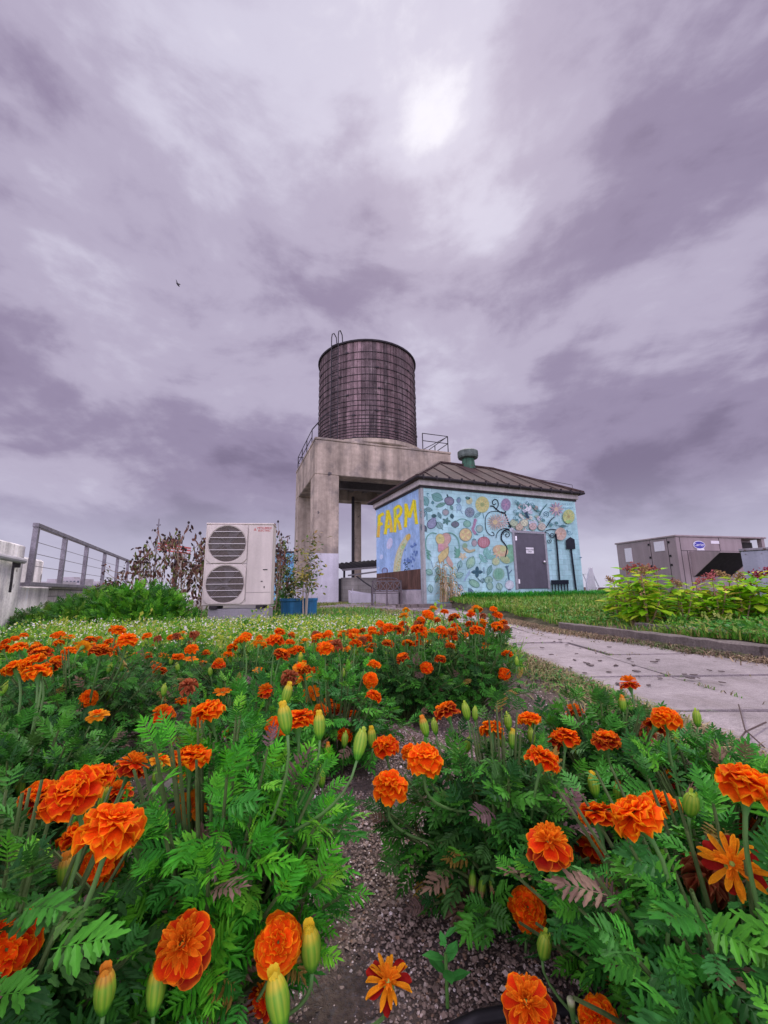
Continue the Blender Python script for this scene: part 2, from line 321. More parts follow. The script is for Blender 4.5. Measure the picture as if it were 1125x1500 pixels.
# paving slabs
m = MB().box(.95, 2.75, .2, 9.0, -.05, .012, mi=1)
yy = .4; JL = []
while yy < 8.9:
    ln = random.uniform(.66, .84)
    xa = pathL(yy)-.02+random.uniform(-.03, .03); xm = 1.68+random.uniform(-.06, .06); xb = lawn_left(max(yy, 2.0))-.26+random.uniform(-.02, .02)
    if yy < 2.0: xb = 2.6
    JL += [((xa, yy), (xb, yy)), ((xm, yy), (xm, yy+ln))]
    for a, b in ((xa, xm), (xm, xb)):
        c = np.array([.375, .33, .325])*random.uniform(.88, 1.1); t = random.uniform(-.006, .006); gp = .012
        x0, x1, y0, y1 = a+gp, b-gp, yy+gp, yy+ln-gp; z = .032+random.uniform(-.005, .006); sk = random.uniform(-.02, .02)
        Vt = [(x0, y0, z+t), (x1, y0+sk, z), (x1, y1+sk, z-t), (x0, y1, z), (x0, y0, -.02), (x1, y0+sk, -.02), (x1, y1+sk, -.02), (x0, y1, -.02)]
        m.add(Vt, [(0, 1, 2, 3), (4, 5, 1, 0), (5, 6, 2, 1), (6, 7, 3, 2), (7, 4, 0, 3)], c)
    yy += ln
# farther slabs, swinging left to the bench
for j in range(11):
    y = 8.95+j*.72
    xl = 1.2-.42*max(0, j-1)*.9; xr = 2.05-.15*j
    if j > 6: xl, xr = -2.4+.2*(j-6), 1.0
    n = max(2, int((xr-xl)/.75))
    for i in range(n):
        a = xl+(xr-xl)*i/n; b = xl+(xr-xl)*(i+1)/n
        if random.random() < .08: continue
        c = np.array([.38, .33, .31])*random.uniform(.85, 1.12); z = .032+random.uniform(-.008, .012); o = -.12*j*.3
        Vt = [(a+.012, y+.012, z), (b-.012, y+.012, z), (b-.1, y+.70, z), (a-.09, y+.70, z)]
        Vt += [(x, y_, -.02) for x, y_, z_ in Vt]
        m.add(Vt, [(0, 1, 2, 3), (4, 5, 1, 0), (5, 6, 2, 1), (6, 7, 3, 2), (7, 4, 0, 3)], c)
struct(m, 'path', [SLAB, JOINT])

# ------------------------------------------------------------------ painted shed
SA = np.array([1.25, 13.36]); STH = .393; SW, SD, SZ = 6.9, 4.15, 3.985
su = np.array([math.cos(STH), math.sin(STH), 0]); sv = np.array([-math.sin(STH), math.cos(STH), 0]); SA3 = np.array([SA[0], SA[1], 0])
shed = thing('painted_shed', 'turquoise shed painted with vegetables and flowers under a dark brown hip roof', 'shed', (SA[0], SA[1], 0), STH)
m = MB(); m.box(0, SW, 0, SD, 0, SZ)
me = MB(); 
wall = MB()
# four wall slabs with their own paint
wall.box(.003, SW-.003, 0, .2, 0, SZ, mi=0); wall.box(0, .2, .2, SD, 0, SZ, mi=1); wall.box(SW-.2, SW, .2, SD, 0, SZ, mi=0); wall.box(.2, SW-.2, SD-.2, SD-.002, 0, SZ, mi=1)
wallo = wall.build('wall', [CYAN, BLUEW], shed)
m = MB(); m.box(-.012, .0, -.012, .16, .0, SZ-.004); m.box(0, .08, -.014, 0, 0, SZ-.004); m.build('corner_strip', mat('corner_concrete', (.36, .37, .37), .85, noise=[(3, .2), (30, .15)], streak=(6, .2)), wallo)
m = MB(); m.box(-.012, -.001, .2, SD-.02, .55, 1.22); m.build('board_panel', PLANKB, shed)
m = MB(); m.box(-.06, 0, .18, SD, .0, .54); m.build('plinth', mat('plinth_concrete', (.42, .39, .4), .9, noise=[(3, .2), (40, .2)]), shed)
# cornice: fascia band, dark frieze board, gutter-like roof edge
m = MB(); o = .1
m.box(-o, SW+o, -o, SD+o, SZ+.002, SZ+.2, bev=.015); m.build('fascia', FASCIA, shed)
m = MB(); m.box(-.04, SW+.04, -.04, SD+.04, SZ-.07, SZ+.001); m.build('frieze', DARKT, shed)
# hip roof with sheets and battens
e = .26; zr0 = SZ+.25; zr1 = 5.62; ra = np.array([2.0, SD/2, zr1]); rb = np.array([4.65, SD/2, zr1])
P = [np.array([-e, -e, zr0]), np.array([SW+e, -e, zr0]), np.array([SW+e, SD+e, zr0]), np.array([-e, SD+e, zr0])]
rf = MB(); rf.add(P+[ra, rb], [(0, 1, 5, 4), (1, 2, 5), (2, 3, 4, 5), (3, 0, 4)])
rf.add([p-[0, 0, .06] for p in P]+P, [(0, 1, 5, 4), (1, 2, 6, 5), (2, 3, 7, 6), (3, 0, 4, 7), (3, 2, 1, 0)])
roof = rf.build('roof', FELTR, shed)
m = MB(); up = np.array([0, 0, .03])
def seam(a, b, w=.035, h=.022): m.beam(np.array(a)+up, np.array(b)+up, w, h)
for a, b in ((P[0], ra), (P[1], rb), (P[2], rb), (P[3], ra), (ra, rb)): seam(a, b, .12, .06)
for t in np.linspace(.08, .92, 9):
    a = P[0]+(P[1]-P[0])*t; x = a[0]
    fr = min(1, (x+e)/(2.0+e), (SW+e-x)/(SW+e-4.65)); seam(a, [x, -e+(SD/2+e)*fr, zr0+(zr1-zr0)*fr])
for t in (.25, .5, .75):
    for q, ax, r_ in ((P[0], -e, ra), (P[1], SW+e, rb)):
        y = -e+(SD+2*e)*t; fr = 1-abs(2*t-1); seam([ax, y, zr0], [ax+(r_[0]-ax)*fr, y, zr0+(zr1-zr0)*fr])
m.build('batten', mat('batten_wood', (.075, .048, .043), .85, noise=[(8, .3), (60, .2)]), roof)
m = MB()
for a, b in ((P[0], P[1]), (P[1], P[2]), (P[3], P[0])):
    m.tube([a+[0, 0, -.02], b+[0, 0, -.02]], .045, 8)
for t in np.linspace(.03, .97, 15): m.box(P[0][0]+(P[1][0]-P[0][0])*t-.02, P[0][0]+(P[1][0]-P[0][0])*t+.02, -e-.05, -e+.03, zr0-.09, zr0+.06)
m.build('gutter', DARKT, roof)
m = MB(); q = P[1]; a = q+(rb-q)*.12; b = q+(rb-q)*.5   # loose wire along the hip
m.tube([a+[0, 0, .05], a+[.02, 0, .2], a*.6+b*.4+[0, 0, .16], b+[0, 0, .06]], .011, 6); m.build('loose_cable', IRON, roof)
vx = 3.38; m = MB(); m.lathe([(.3, -.22), (.27, .1), (.25, .3), (.24, .33)], 20, (vx, SD/2, zr1)); vent = m.build('roof_vent', GREENM, roof, smooth=False)
m = MB(); m.lathe([(.28, .3), (.4, .34), (.43, .42), (.43, .62), (.38, .66), (.12, .74)], 24, (vx, SD/2, zr1)); m.build('vent_cap', mat('vent_grey', (.11, .14, .12), .6, noise=[(6, .35), (40, .2)], streak=(9, .3)), vent)

# ---- door
def sh_loc(px, py):                       # photo measurement -> (s, z) on the front wall
    d = ray(px, py); n = -sv; t = ((SA3-CAM)@n)/(d@n); q = CAM+d*t-SA3; return q@su, q[2]
def sl_loc(px, py):                       # -> (t, z) on the left wall
    d = ray(px, py); t = ((SA3-CAM)@su)/(d@su); q = CAM+d*t-SA3; return q@sv, q[2]
x0, zt = sh_loc(752.5, 780.5); x1, _ = sh_loc(796, 781); _, zb = sh_loc(760, 862.5)
x1b, _ = sh_loc(801.5, 862); x1 = (x1+x1b)/2; x0 = (x0+sh_loc(758, 862)[0])/2; dh = zt-zb
m = MB(); m.box(x0-.09, x0, -.05, .0, zb-.02, zt+.09); m.box(x1, x1+.09, -.05, 0, zb-.02, zt+.09); m.box(x0, x1, -.048, 0, zt, zt+.088); frame = m.build('door_frame', mat('frame_grey', (.3, .29, .32), .6, noise=(12, .2)), shed)
m = MB(); m.box(x0+.012, x1-.012, -.035, -.002, zb, zt-.012, bev=.006); door = m.build('door', DOORG, shed)
m = MB(); m.lathe([(.035, 0), (.05, .03), (.055, .06), (.04, .085)], 16); V = np.concatenate(m.V); V = V[:, [0, 2, 1]]*[1, -1, 1]+[x1-.12, -.035, zb+dh*.48]; m.V = [V]
m.build('door_knob', CHROME, door, smooth=True)
for f in (.1, .87):
    m = MB(); m.box(x0+.02, x0+.09, -.05, -.036, zb+dh*f-.02, zb+dh*f+.14); m.build('hinge', CHROME, door)
sx0, sz1 = sh_loc(769.2, 802); sx1, sz0 = sh_loc(781, 811)
m = MB(); m.box(sx0, sx1, -.042, -.0355, sz0, sz1); sign = m.build('door_sign', WHITEP, door)
for tx, dz_, sz_ in (('EMPLOYEES', .62, .075), ('ONLY', .3, .075)):
    me = text_mesh(tx, sz_); me.materials.append(INK); o_ = link('lettering', me, sign); o_.location = ((sx0+sx1)/2, -.0445, sz0+(sz1-sz0)*dz_); o_.rotation_euler = (PI/2, 0, 0)
m = MB(); m.box(x0+.1, x1-.05, -.22, -.06, zb-.22, zb-.17); 
for xx in (x0+.15, x1-.1): m.box(xx, xx+.04, -.2, -.16, .1, zb-.22)
step = m.build('step_bracket', GALV, shed)

# ---- the painted mural on both visible walls: flat coats of paint
class Mural:
    def __init__(s, conv, fix): s.m = MB(); s.k = 0; s.conv = conv; s.fix = fix
    def lay(s): s.k += 1; return .0035+.00006*s.k
    def pts(s, P): return np.array([s.conv(*p) for p in P])
    def poly(s, P, col):
        d = s.lay(); Q = s.pts(P); s.m.add([s.fix(a, b, d) for a, b in Q], [tuple(range(len(P)))], col)
    def fan(s, P, col, c2=None):
        d = s.lay(); Q = s.pts(P); c = Q.mean(0); n = len(P)
        s.m.add([s.fix(*c, d)]+[s.fix(a, b, d) for a, b in Q], [(0, 1+i, 1+(i+1) % n) for i in range(n)], np.array([c2 or col]+[col]*n))
    def line(s, P, w, col, taper=0):
        P = np.array(P, float); 
        if len(P) > 2:                   # Catmull-Rom
            Q = []; E_ = np.vstack([2*P[0]-P[1], P, 2*P[-1]-P[-2]])
            for i in range(1, len(E_)-2):
                for t in np.linspace(0, 1, 6, endpoint=False):
                    a, b, c, d_ = E_[i-1:i+3]; Q.append(.5*((2*b)+(-a+c)*t+(2*a-5*b+4*c-d_)*t*t+(-a+3*b-3*c+d_)*t**3))
            P = np.array(Q+[P[-1]])
        T = np.gradient(P, axis=0); T /= np.maximum(np.linalg.norm(T, axis=1, keepdims=True), 1e-6); Nn = np.stack([-T[:, 1], T[:, 0]], 1)
        ww = np.linspace(w, w*(1-taper), len(P))[:, None]/2
        A = s.pts(P+Nn*ww); B = s.pts(P-Nn*ww); d = s.lay(); n = len(P)
        s.m.add([s.fix(*a, d) for a in A]+[s.fix(*b, d) for b in B], [(i, i+1, n+i+1, n+i) for i in range(n-1)], col)
    def ell(s, cx, cy, rx, ry, rot, col, c2=None, out=None, ow=3, n=22, pt=0):
        a = np.arange(n)*2*PI/n; k = 1-pt*np.abs(np.sin(a))**.5*0; x = rx*np.cos(a); y = ry*np.sin(a)*(1-pt*np.abs(np.cos(a))**3)
        def ro(x, y): c_, s_ = math.cos(R(rot)), math.sin(R(rot)); return np.stack([cx+x*c_-y*s_, cy+x*s_+y*c_], 1)
        if out is not None: s.fan(ro(x*(1+ow/rx), y*(1+ow/max(ry, 1))), out)
        s.fan(ro(x, y), col, c2)
    def leaf(s, cx, cy, l, w, rot, col, vein=(.06, .2, .16), out=(.05, .17, .15)):
        s.ell(cx, cy, l, w, rot, col, out=out, pt=.85, ow=2.5); c_, s_ = math.cos(R(rot)), math.sin(R(rot))
        s.line([(cx-l*c_, cy-l*s_), (cx+l*c_*1.15, cy+l*s_*1.15)], 2.5, vein)
    def petals(s, cx, cy, r, n, c1, c2, w=.5, ctr=None, rc=.25):
        for i in range(n):
            a = 360*i/n; c_, s_ = math.cos(R(a)), math.sin(R(a)); s.ell(cx+r*.6*c_, cy+r*.6*s_, r*.42, r*w*2.4/n, a, c1 if i % 2 else c2, pt=.6, n=12)
        if ctr: s.ell(cx, cy, r*rc, r*rc, 0, ctr)
    def spiral(s, cx, cy, r, a0, turns, w, col, d=1):
        s.line([(cx+r*(1-t*.85)*math.cos(R(a0)+d*t*turns*2*PI), cy+r*(1-t*.85)*math.sin(R(a0)+d*t*turns*2*PI)) for t in np.linspace(0, 1, int(10*turns)+4)], w, col)
fm = Mural(lambda x, y: sh_loc(600+x/4.327, 690+y/4.327), lambda a, b, d: (a, -d, b))
DG, MG, LG, PU, OR, YE, PK, BK, TE, RD = (.08, .23, .21), (.13, .37, .27), (.25, .5, .3), (.2, .16, .28), (.68, .3, .12), (.7, .5, .06), (.62, .25, .25), (.012, .014, .03), (.06, .25, .3), (.5, .09, .13)
BN, TAN = (.16, .1, .13), (.42, .33, .24)
f = fm
f.leaf(97, 190, 34, 24, 60, (.12, .36, .33)); f.leaf(174, 166, 38, 26, 25, (.12, .36, .3)); f.line([(110, 148), (118, 165)], 3, TE); f.ell(115, 143, 7, 5, 0, TE)
f.ell(251, 190, 29, 25, 20, PU, (.3, .2, .26), BK); f.line([(237, 148), (243, 168)], 9, (.03, .08, .1)); f.leaf(198, 215, 34, 11, -20, (.14, .36, .25)); f.line([(172, 236), (178, 226)], 3, DG)
f.ell(311, 185, 12, 17, 5, (.17, .23, .36), out=TE); f.line([(310, 165), (312, 178)], 6, TE)
f.line([(70, 245), (105, 260), (110, 310)], 7, TE); f.leaf(85, 278, 22, 14, 120, (.16, .25, .3)); f.leaf(120, 245, 24, 12, 10, (.14, .3, .3)); f.leaf(78, 246, 16, 10, -10, (.18, .28, .33))
f.ell(228, 262, 20, 19, 0, (.3, .26, .28), (.4, .32, .3), TE); f.line([(227, 236), (228, 246)], 4, DG); f.leaf(189, 281, 22, 9, 65, (.12, .28, .32)); f.leaf(146, 200, 10, 7, 80, TE); f.line([(146, 205), (150, 225)], 2, TE)
f.leaf(268, 286, 16, 10, 75, (.03, .08, .13)); f.leaf(266, 232, 14, 8, 70, (.13, .35, .3)); f.line([(290, 215), (318, 210), (325, 255), (335, 272)], 4, (.14, .28, .42)); f.line([(300, 225), (300, 268)], 4, (.14, .28, .42)); f.ell(312, 232, 14, 16, 0, (.3, .5, .65), out=(.14, .28, .42))
f.ell(140, 335, 26, 32, 40, (.22, .2, .36), (.28, .26, .42), BK); f.ell(152, 302, 15, 14, 0, (.22, .2, .36)); f.leaf(154, 285, 16, 10, 0, (.03, .1, .12)); f.leaf(89, 362, 28, 17, 50, (.1, .1, .16)); f.leaf(190, 345, 26, 17, 55, (.2, .35, .34)); f.line([(203, 362), (212, 374)], 4, DG)
for a in range(0, 360, 72): f.leaf(232+13*math.cos(R(a)), 318+11*math.sin(R(a)), 13, 5, a, (.1, .28, .25))
f.leaf(288, 338, 22, 24, 90, (.16, .14, .2)); f.line([(295, 318), (325, 304), (355, 308), (374, 325)], 5, MG); f.ell(364, 335, 22, 20, 20, (.15, .42, .28), (.25, .5, .33), DG)
f.ell(378, 190, 20, 22, 30, (.5, .5, .22), (.6, .52, .15)); f.leaf(366, 172, 14, 8, 20, DG); f.ell(378, 172, 5, 5, 0, BK)
f.ell(380, 262, 28, 29, 0, (.17, .22, .34), (.33, .3, .32), (.1, .16, .2))
for a in range(0, 180, 45): f.line([(380-24*math.cos(R(a)), 262-24*math.sin(R(a))), (380+24*math.cos(R(a)), 262+24*math.sin(R(a)))], 3, (.1, .14, .2))
f.ell(460, 213, 44, 52, 0, (.55, .52, .08), (.7, .55, .05)); f.petals(460, 213, 46, 22, (.72, .52, .04), (.5, .48, .08), .55, (.35, .4, .06), .3)
f.leaf(430, 278, 26, 9, -35, (.2, .42, .42)); f.line([(463, 262), (470, 300)], 4, TE); f.line([(415, 312), (408, 345), (400, 370), (420, 402)], 17, (.42, .15, .3)); f.ell(416, 312, 12, 9, 60, (.42, .15, .3)); f.line([(418, 398), (432, 405)], 8, TE)
f.ell(442, 366, 21, 23, 0, (.28, .42, .38), (.42, .42, .3), TE)
f.ell(354, 404, 38, 40, 0, (.68, .45, .1), (.7, .4, .1), (.12, .25, .22), 4); f.petals(354, 404, 33, 8, (.75, .6, .12), (.72, .38, .12), .6, (.7, .5, .1), .2)
f.ell(469, 452, 37, 34, 0, RD, (.6, .16, .2), (.3, .08, .14)); 
for k_ in (-20, -7, 7, 20): f.line([(469+k_, 424), (469+k_*1.3, 452), (469+k_, 480)], 2, (.6, .25, .27))
f.line([(468, 402), (469, 420)], 4, DG); f.ell(409, 457, 15, 19, 0, (.42, .26, .28), out=(.2, .2, .25)); f.line([(395, 437), (408, 430), (420, 437)], 4, DG)
f.line([(345, 470), (352, 492), (376, 510), (414, 500)], 28, (.3, .32, .12), .5); f.line([(345, 470), (352, 490), (376, 508), (414, 498)], 22, (.55, .4, .15), .5); f.ell(350, 472, 16, 16, 0, (.25, .42, .2))
for a in range(0, 360, 72): f.ell(336+14*math.cos(R(a+20)), 540+13*math.sin(R(a+20)), 13, 8, a+20, (.65, .5, .25), n=10)
f.leaf(386, 580, 42, 25, 115, (.27, .5, .3)); f.ell(388, 575, 22, 12, 115, (.35, .58, .3)); f.line([(440, 590), (470, 545), (500, 510)], 4, MG)
for cx, cy, a in ((455, 545, 50), (478, 520, 80), (505, 545, -20), (500, 522, -60), (470, 566, 20), (520, 545, -30), (485, 505, -80)): f.leaf(cx, cy, 24, 10, a, (.2, .52, .42), (.1, .35, .32), (.12, .4, .36))
f.leaf(317, 592, 26, 13, 105, (.25, .5, .45)); f.line([(300, 640), (316, 600)], 6, (.05, .17, .25)); f.leaf(313, 660, 28, 17, -20, (.25, .48, .35)); f.line([(282, 690), (300, 665)], 4, DG)
for a in (0, 90, 180, 270): f.leaf(426+17*math.cos(R(a)), 640+17*math.sin(R(a)), 18, 9, a, (.03, .14, .2), BK, (.02, .1, .15))
f.line([(345, 700), (360, 660), (375, 635), (385, 628)], 3, (.25, .38, .6)); 
for k_ in range(5): f.ell(350+7*k_, 690-12*k_, 9, 5, -40+20*k_, (.3, .42, .65), n=10)
f.leaf(505, 628, 34, 13, 110, (.16, .36, .33)); f.line([(469, 610), (471, 650)], 9, (.2, .35, .45)); f.ell(563, 653, 33, 37, 10, (.2, .45, .28), (.12, .42, .2), (.25, .42, .3), 4)
for k_ in (-14, 0, 14): f.line([(563+k_, 622), (563+k_*1.5, 653), (563+k_, 684)], 2, (.08, .3, .18))
f.ell(408, 712, 35, 19, 30, (.2, .45, .26), (.26, .52, .32), DG); f.line([(375, 682), (386, 696)], 5, DG); f.leaf(388, 765, 28, 13, 55, (.13, .2, .33)); f.line([(405, 790), (412, 800)], 3, DG); f.leaf(322, 738, 24, 12, 60, (.45, .42, .52)); f.line([(295, 700), (318, 735)], 4, (.2, .25, .4))
f.ell(500, 690, 24, 22, 0, (.27, .46, .32), out=DG); f.ell(507, 728, 18, 24, -10, (.27, .46, .32), out=DG); f.ell(501, 692, 5, 10, 0, (.12, .28, .16)); f.leaf(567, 732, 25, 18, 70, (.3, .5, .36)); f.line([(575, 755), (577, 788)], 3, DG); f.line([(450, 780), (472, 768)], 4, TE); f.leaf(462, 695, 14, 11, 100, (.2, .33, .4)); f.line([(430, 680), (450, 700)], 7, (.12, .25, .28)); f.line([(462, 700), (470, 680)], 5, DG)
f.ell(632, 722, 26, 28, 0, (.58, .55, .62), (.68, .64, .7), (.35, .4, .5)); f.line([(612, 600), (622, 640), (628, 690)], 9, (.08, .16, .25)); f.line([(628, 650), (645, 628)], 6, (.08, .16, .25)); f.line([(604, 604), (615, 612), (626, 598)], 6, (.08, .16, .25)); f.line([(622, 752), (640, 752)], 8, (.1, .12, .2)); f.line([(605, 700), (614, 680)], 4, (.2, .3, .45)); f.ell(612, 765, 5, 9, 0, TE)
f.ell(630, 525, 44, 58, 8, (.14, .42, .2), (.2, .5, .24), (.3, .5, .3)); f.ell(603, 560, 34, 22, 30, (.4, .45, .12)); f.ell(575, 505, 48, 34, 15, (.68, .36, .14), (.7, .45, .1), (.5, .4, .15)); f.petals(563, 518, 38, 9, (.72, .32, .14), (.7, .5, .2), .5, (.6, .5, .1), .25); f.ell(590, 492, 22, 20, 0, (.55, .5, .1)); f.ell(545, 573, 22, 22, 0, (.42, .5, .18), (.6, .55, .2), (.3, .42, .2))
# root-vegetable bouquet with two leafy arms
f.line([(170, 398), (140, 392), (110, 415), (100, 460), (104, 495)], 6, MG); f.line([(220, 395), (260, 393), (298, 420), (313, 470), (312, 520)], 7, MG)
f.fan([(104, 490), (118, 520), (138, 540), (124, 520), (108, 500)], MG)
for i, (a, b) in enumerate((((104, 500), (134, 515)), ((106, 515), (136, 542)), ((110, 530), (130, 566)), ((112, 545), (120, 560)))): f.line([a, b], 12, (.1, .36, .22), .7)
for a, b in (((310, 520), (284, 480)), ((308, 530), (282, 500)), ((304, 540), (280, 520)), ((300, 545), (282, 545))): f.line([a, b], 12, (.1, .36, .22), .6)
f.ell(305, 520, 14, 30, 8, (.12, .4, .24))
f.ell(226, 432, 32, 38, 20, (.62, .27, .2), out=(.35, .2, .15)); f.ell(192, 432, 26, 32, -10, (.68, .5, .05), (.6, .52, .08), (.45, .3, .1)); f.fan([(178, 462), (200, 460), (232, 470), (240, 490), (205, 505), (182, 512)], (.65, .2, .24)); f.fan([(205, 470), (235, 455), (246, 480), (225, 500)], (.66, .27, .2))
f.fan([(246, 480), (242, 530), (220, 560), (190, 582), (182, 570), (178, 540), (200, 512)], (.66, .44, .05), (.7, .5, .08)); f.line([(246, 480), (242, 530), (220, 560), (190, 582), (180, 560)], 4, (.35, .25, .1)); f.fan([(242, 535), (262, 565), (275, 590), (268, 616), (250, 600), (228, 565)], (.62, .3, .2)); f.line([(178, 462), (182, 512), (205, 505), (246, 478)], 3, (.4, .2, .14)); f.ell(188, 425, 8, 8, 0, (.45, .42, .06))
f.leaf(122, 640, 24, 17, 30, (.22, .5, .35)); f.leaf(180, 635, 24, 15, 75, (.22, .46, .35)); f.line([(135, 570), (143, 600), (147, 612)], 4, (.18, .32, .5)); f.leaf(130, 745, 26, 15, 80, (.3, .55, .45)); f.leaf(172, 680, 26, 12, 110, (.24, .5, .4)); f.leaf(245, 690, 28, 14, 80, (.3, .55, .42))
# flowers and black tendrils round the door head
f.line([(508, 222), (528, 224), (545, 240), (575, 262), (602, 268)], 7, BK); f.line([(548, 240), (560, 218), (556, 190), (540, 180), (525, 190), (524, 208), (536, 214), (544, 206)], 5, BK); f.line([(602, 268), (585, 260), (540, 255), (505, 262), (482, 290), (478, 335), (485, 380), (508, 405), (530, 410), (532, 395), (518, 386)], 4, BK); f.line([(600, 265), (615, 300), (630, 340), (652, 378)], 8, BK, .2); f.line([(606, 255), (600, 270)], 8, BK)
f.ell(608, 213, 28, 36, 0, (.3, .16, .32), (.45, .18, .32), (.38, .25, .42)); f.petals(608, 213, 26, 10, (.4, .18, .36), (.26, .14, .3), .5, (.5, .15, .3), .25)
f.petals(580, 320, 52, 16, (.6, .36, .33), (.66, .45, .4), .45, None); f.petals(540, 325, 54, 20, (.6, .33, .2), (.45, .3, .25), .5, (.7, .48, .15), .28)
f.line([(650, 378), (610, 365), (575, 372), (552, 395), (545, 425)], 6, BK, .4); f.line([(650, 384), (620, 372), (592, 382), (580, 405), (580, 435), (600, 462), (614, 490), (604, 545)], 11, BK, .45); f.spiral(614, 405, 24, 180, 1.4, 4, BK, 1)
f.line([(655, 385), (640, 360), (622, 350)], 6, BK); f.line([(648, 392), (750, 392), (852, 396)], 5, BK)
rn = random.Random(3)
for i in range(64):
    x = rn.uniform(642, 852); y = rn.uniform(318, 378) if i < 40 else rn.uniform(215, 340)
    if i >= 40: x = rn.uniform(690, 825)
    r_ = rn.uniform(9, 17)
    c = rn.choice([(.62, .6, .5), (.7, .66, .66), (.5, .36, .26), (.35, .45, .28), (.62, .4, .36), (.3, .45, .36), (.55, .52, .62), (.25, .4, .4)])
    f.ell(x, y, r_, r_*.85, rn.uniform(0, 90), c, tuple(k*.75 for k in c), n=10)
    f.petals(x, y, r_*.9, 6, tuple(min(1, k*1.15) for k in c), tuple(k*.8 for k in c), .4)
for x, y, c in ((690, 355, (.55, .35, .2)), (775, 352, (.62, .36, .32)), (832, 355, (.55, .42, .3)), (655, 330, (.45, .5, .25)), (742, 235, (.7, .68, .72)), (722, 330, (.6, .55, .3))): f.ell(x, y, 22, 20, 0, c, tuple(k*1.2 for k in c), tuple(k*.6 for k in c)); f.petals(x, y, 17, 8, c, tuple(k*.65 for k in c), .5)
f.line([(728, 262), (738, 285), (750, 300)], 16, (.02, .06, .12)); f.line([(815, 285), (832, 250), (866, 210)], 9, (.03, .17, .16), .5)
for x, y in ((670, 195), (690, 215), (712, 222), (735, 205), (770, 215), (795, 240), (660, 300), (700, 260), (665, 260), (830, 300), (880, 330)): f.spiral(x, y, 13, rn.uniform(0, 360), 1.3, 3, (.04, .2, .25)); f.leaf(x+12, y+12, 10, 5, rn.uniform(0, 180), (.08, .32, .35))
f.spiral(856, 275, 20, 60, 1.6, 4, (.04, .16, .22), -1)
f.line([(858, 360), (872, 338), (892, 308), (912, 292)], 6, BK, .2); f.line([(888, 335), (920, 345), (970, 352), (1000, 350)], 3, (.04, .15, .2)); f.leaf(965, 350, 20, 6, 0, (.05, .2, .25)); f.leaf(925, 330, 10, 5, 40, TE); f.line([(852, 384), (880, 372), (912, 372), (945, 385)], 6, BK); f.line([(850, 388), (872, 398), (888, 420), (905, 425)], 5, BK); f.spiral(893, 408, 16, 90, 1.3, 4, BK, -1); f.spiral(876, 445, 16, 300, 1.4, 4, BK)
f.petals(923, 243, 46, 11, (.42, .2, .33), (.55, .3, .3), .55, (.68, .45, .28), .3); f.ell(923, 243, 9, 9, 0, (.7, .38, .2))
f.ell(1001, 290, 37, 45, 0, (.45, .5, .06), (.6, .48, .04)); f.petals(1001, 290, 40, 18, (.6, .52, .04), (.42, .5, .08), .5, (.45, .35, .04), .25); f.ell(1001, 322, 20, 9, 0, (.3, .55, .06))
f.ell(950, 400, 34, 38, 0, (.6, .32, .2), (.66, .4, .24), (.42, .32, .25)); f.petals(950, 400, 30, 12, (.66, .38, .26), (.52, .26, .18), .5, (.6, .25, .1), .22); f.spiral(1006, 392, 18, 0, 1.2, 3, (.08, .25, .35)); f.line([(988, 372), (995, 390)], 7, (.05, .17, .25))
for k_ in range(5): f.line([(960+14*k_, 208+2*(k_ % 2)), (968+14*k_, 212)], 4, (.1, .33, .42)); f.line([(965+13*k_, 236), (974+13*k_, 234)], 4, (.08, .28, .38))
# painted garden fork and spade
f.line([(914, 418), (921, 420), (942, 690)], 11, BK); f.fan([(888, 692), (1000, 690), (1001, 716), (890, 720)], BK)
for k_ in range(6): x = 894+19.5*k_; f.line([(x, 712), (x+7, 790)], 9, BK, .35)
f.fan([(982, 440), (1010, 418), (1038, 436), (1043, 495), (986, 497)], (.022, .02, .035)); f.line([(1014, 490), (1052, 795)], 12, BK)
f.ell(885, 503, 12, 3, 0, (.1, .3, .4)); f.ell(1076, 549, 8, 4, 0, (.1, .2, .3))
for c_ in fm.m.C: gr = c_.mean(1, keepdims=True); c_[:] = (c_*.74+gr*.26)*.84+np.array([.25, .6, .64])*.14*np.clip(gr*3, 0, 1)
fm.m.build('mural', PAINTED, wallo)
lm = Mural(lambda x, y: sl_loc(540+x/8.33, 710+y/8.33), lambda a, b, d: (-d, a, b))
YW, YO, YG = (.86, .74, .03), (.82, .5, .1), (.5, .7, .08); f = lm
def word(dx, dy, k, c):
    for st in ([(118, 640), (128, 500), (132, 375)], [(130, 385), (186, 350)], [(128, 490), (172, 470)],
               [(206, 605), (228, 400), (236, 310)], [(236, 310), (268, 440), (282, 580)], [(222, 520), (268, 500)],
               [(322, 580), (328, 400), (322, 285)], [(322, 290), (370, 262), (398, 300), (385, 360), (330, 410)], [(340, 420), (372, 470), (392, 550)],
               [(452, 520), (458, 380), (456, 230)], [(458, 240), (500, 400)], [(500, 400), (560, 185)], [(560, 190), (572, 340), (590, 480)]):
        f.line([(x+dx, y+dy) for x, y in st], k, c)
word(-5, 4, 44, (.42, .5, .3)); word(0, 0, 34, YW)
f.line([(118, 640), (128, 500)], 26, YO); f.line([(282, 580), (262, 430)], 20, YO); f.line([(392, 550), (372, 470)], 20, YO); f.line([(330, 400), (322, 300)], 16, YG); f.line([(560, 190), (572, 340)], 18, (.66, .64, .05))
f.line([(345, 1075), (355, 940), (390, 800), (440, 700), (485, 620)], 90, (.62, .6, .35), .35); f.line([(350, 1070), (365, 930), (400, 790), (445, 700), (480, 640)], 55, (.6, .66, .42), .3); f.ell(485, 640, 26, 45, 20, (.7, .5, .12)); f.ell(425, 750, 22, 40, 30, (.4, .62, .3))
